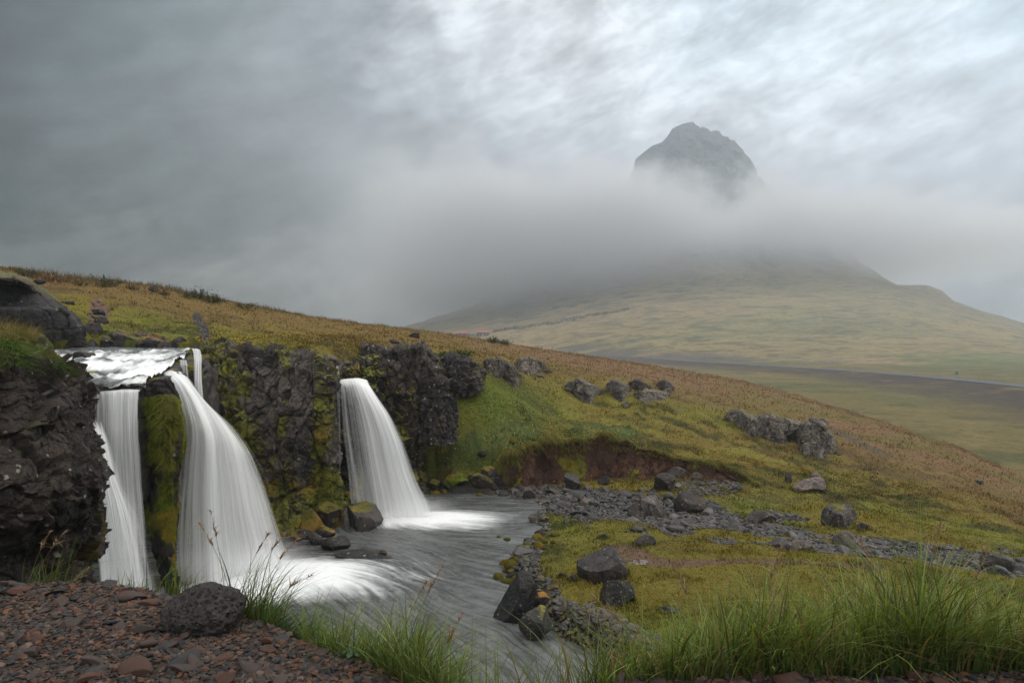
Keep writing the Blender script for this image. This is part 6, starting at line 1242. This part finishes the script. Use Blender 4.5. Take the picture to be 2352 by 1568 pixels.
# small yellow gate post frame in the valley
x, y, z = far_hit(1200.6, 794); root = empty('road_barrier', (x, y, z-.2), label='tiny pale yellow frame on two legs standing alone on the valley floor', cat='marker'); s_ = y/F
for a in (-3, 3): mk('leg', *box_((a*s_-.12*y/300, -.1, 0), (a*s_+.12*y/300, .1, 6*s_)), M_yel, parent=root, smooth=False)
mk('crossbar', *box_((-3.6*s_, -.12, 6*s_), (3.6*s_, .12, 7.6*s_)), M_yel, parent=root, smooth=False)
def shrub(u, v, wpx, hpx, lab, seed, c=(.05, .055, .03), dense=1.0, grp=None, d=None):
    r = np.random.default_rng(seed); d = d or hit(u, v+1.5, 25) or 60; x, y, z = pt(u, v, d); z = z if d is None else z; W_, H_ = wpx*1.1/F*d, hpx*1.25/F*d
    root = empty('shrub', (x, y, z-.1), label=lab, cat='shrub', group=grp); nt_ = int(26*dense); V0, F0 = [], []; L0 = []; off = 0
    for k in range(nt_):
        b = np.array([r.normal()*W_*.16, r.normal()*W_*.12, -.05]); tp = np.array([b[0]*2.2+r.normal()*W_*.14, b[1]*2+r.normal()*W_*.1, H_*r.uniform(.6, 1.15)*(1-.5*min(1, abs(b[0])/W_*2.2))]); wd_ = .012*H_+.004
        V0 += [b+[-wd_, 0, 0], b+[wd_, 0, 0], tp+[wd_*.3, 0, 0], tp-[wd_*.3, 0, 0]]; F0.append((off, off+1, off+2, off+3)); off += 4
        for q in range(int(16*dense)): t = r.uniform(.25, 1.08); L0.append(b+(tp-b)*t+r.normal(size=3)*H_*.09)
    mk('stems', V0, F0, M_bark, parent=root); L0 = np.array(L0); n = len(L0); s_ = .055*H_+.012; o1 = r.normal(size=(n, 3))*s_; o2 = r.normal(size=(n, 3))*s_
    V = np.stack([L0, L0+o1, L0+o2], 1).reshape(-1, 3); mk('leaves', V, np.arange(3*n).reshape(-1, 3), M_turf, parent=root, col=np.repeat(np.array(c)*r.uniform(.5, 1.5, (n, 1)), 3, axis=0))
shrub(240, 657, 60, 20, 'widest bush on the skyline of the left hill', 1, dense=1.3)
shrub(300, 664, 20, 12, 'small bush on the skyline right of the widest one', 2)
shrub(375, 677, 22, 13, 'thin reddish bush on the skyline beside the brown boulder', 3, (.08, .05, .03))
shrub(432, 684, 26, 16, 'left bush of the leafy pair on the left hill skyline', 4, dense=.9); shrub(456, 686, 34, 22, 'right and fuller bush of the leafy pair on the left hill skyline', 5, dense=1.1)
shrub(490, 694, 40, 16, 'low spreading bush right of the leafy pair on the skyline', 6, dense=1.6); shrub(560, 708, 60, 12, 'long low bush farther down the left skyline', 7, dense=1.6)
shrub(120, 645, 60, 14, 'reddish bush on the skyline above the dark wall', 8, (.09, .05, .035), 1.6); shrub(60, 634, 50, 16, 'dark bush at the far left of the skyline', 9, dense=1.6); shrub(180, 654, 40, 11, 'low bush between the reddish and the widest bush', 10, dense=1.3)
shrub(1132, 786, 26, 11, 'green bush behind the ridge below the cabins, left one', 11, (.05, .07, .03), 1.8); shrub(1160, 790, 24, 8, 'green bush behind the ridge below the cabins, right one', 12, (.05, .08, .03), 1.8)
shrub(1014, 822, 50, 14, 'dark green bushy clump on the turf above the wide dark outcrop', 13, (.05, .075, .015), 2.4, d=36.5); shrub(1060, 815, 40, 12, 'second dark green clump right of the first, over the wide dark outcrop', 14, (.05, .075, .015), 2., d=37)
# leafy cover and long grass on the left cliff top and on the mossy pillar
def cover(name, P, N, w, n, h, c, seed, lab, wid=.02, down=0., kind='stuff', nseg=3):
    r = np.random.default_rng(seed); w = w/w.sum(); i = r.choice(len(P), n, p=w); B = P[i]; h_ = h*r.uniform(.4, 1.3, n); ln = N[i][:, :2]*1.1+r.normal(size=(n, 2))*.45
    cc = np.array(c)*r.uniform(.5, 1.45, (n, 1)); V, Fc, C = blades(B, h_, ln, wid*r.uniform(.5, 1.4, n), cc*.8, cc*1.35, nseg, seed)
    if down: t = np.tile(np.repeat(np.linspace(0, 1, nseg+1), 2), n); V[:, 2] -= t**1.5*np.repeat(h_, 2*(nseg+1))*down
    o = mk(name, V, Fc, M_turf, col=C); tag(o, kind=kind, label=lab, cat='grass'); return o
uu, vv = uvd(PLc)
wq = (NLc[:, 2] > .15)*(vv < 868)*(vv > 740)*(uu > -60)*(uu < 210)*1.0
cover('grass', PLc, NLc, wq, 7000, .20, (.055, .085, .018), 71, 'thick green grass hanging over the top of the dark left cliff', .012, .5)
cover('grass', PLc, NLc, wq*(uu < 150)*(vv < 790), 1600, .34, (.16, .12, .045), 72, 'tall tan grass with reddish heads on the left cliff top', .008, 0)
wl = (PM_ > .6)*(PN[:, 1] < .2)*1.0; uu, vv = uvd(PP); wl = wl*(vv > 885)*(vv < 1320)
cover('moss_and_grass', PP, PN, wl, 9000, .15, (.085, .105, .014), 73, 'shaggy moss and grass clothing the pillar between the falls', .014, 1.3)
cover('moss_and_grass', PP, PN, wl*(uu > 372)*(vv < 1080), 2600, .28, (.15, .14, .035), 74, 'straw-green grass fringe at the right side of the mossy pillar', .008, .9)
uu, vv = uvd(PM); wm = np.clip(MOm-.5, 0, 1)*(vv > 815)*(uu > 400)
cover('moss', PM, NM, wm, 12000, .10, (.085, .095, .010), 75, 'hanging moss on the middle cliff', .02, 1.6, nseg=2)
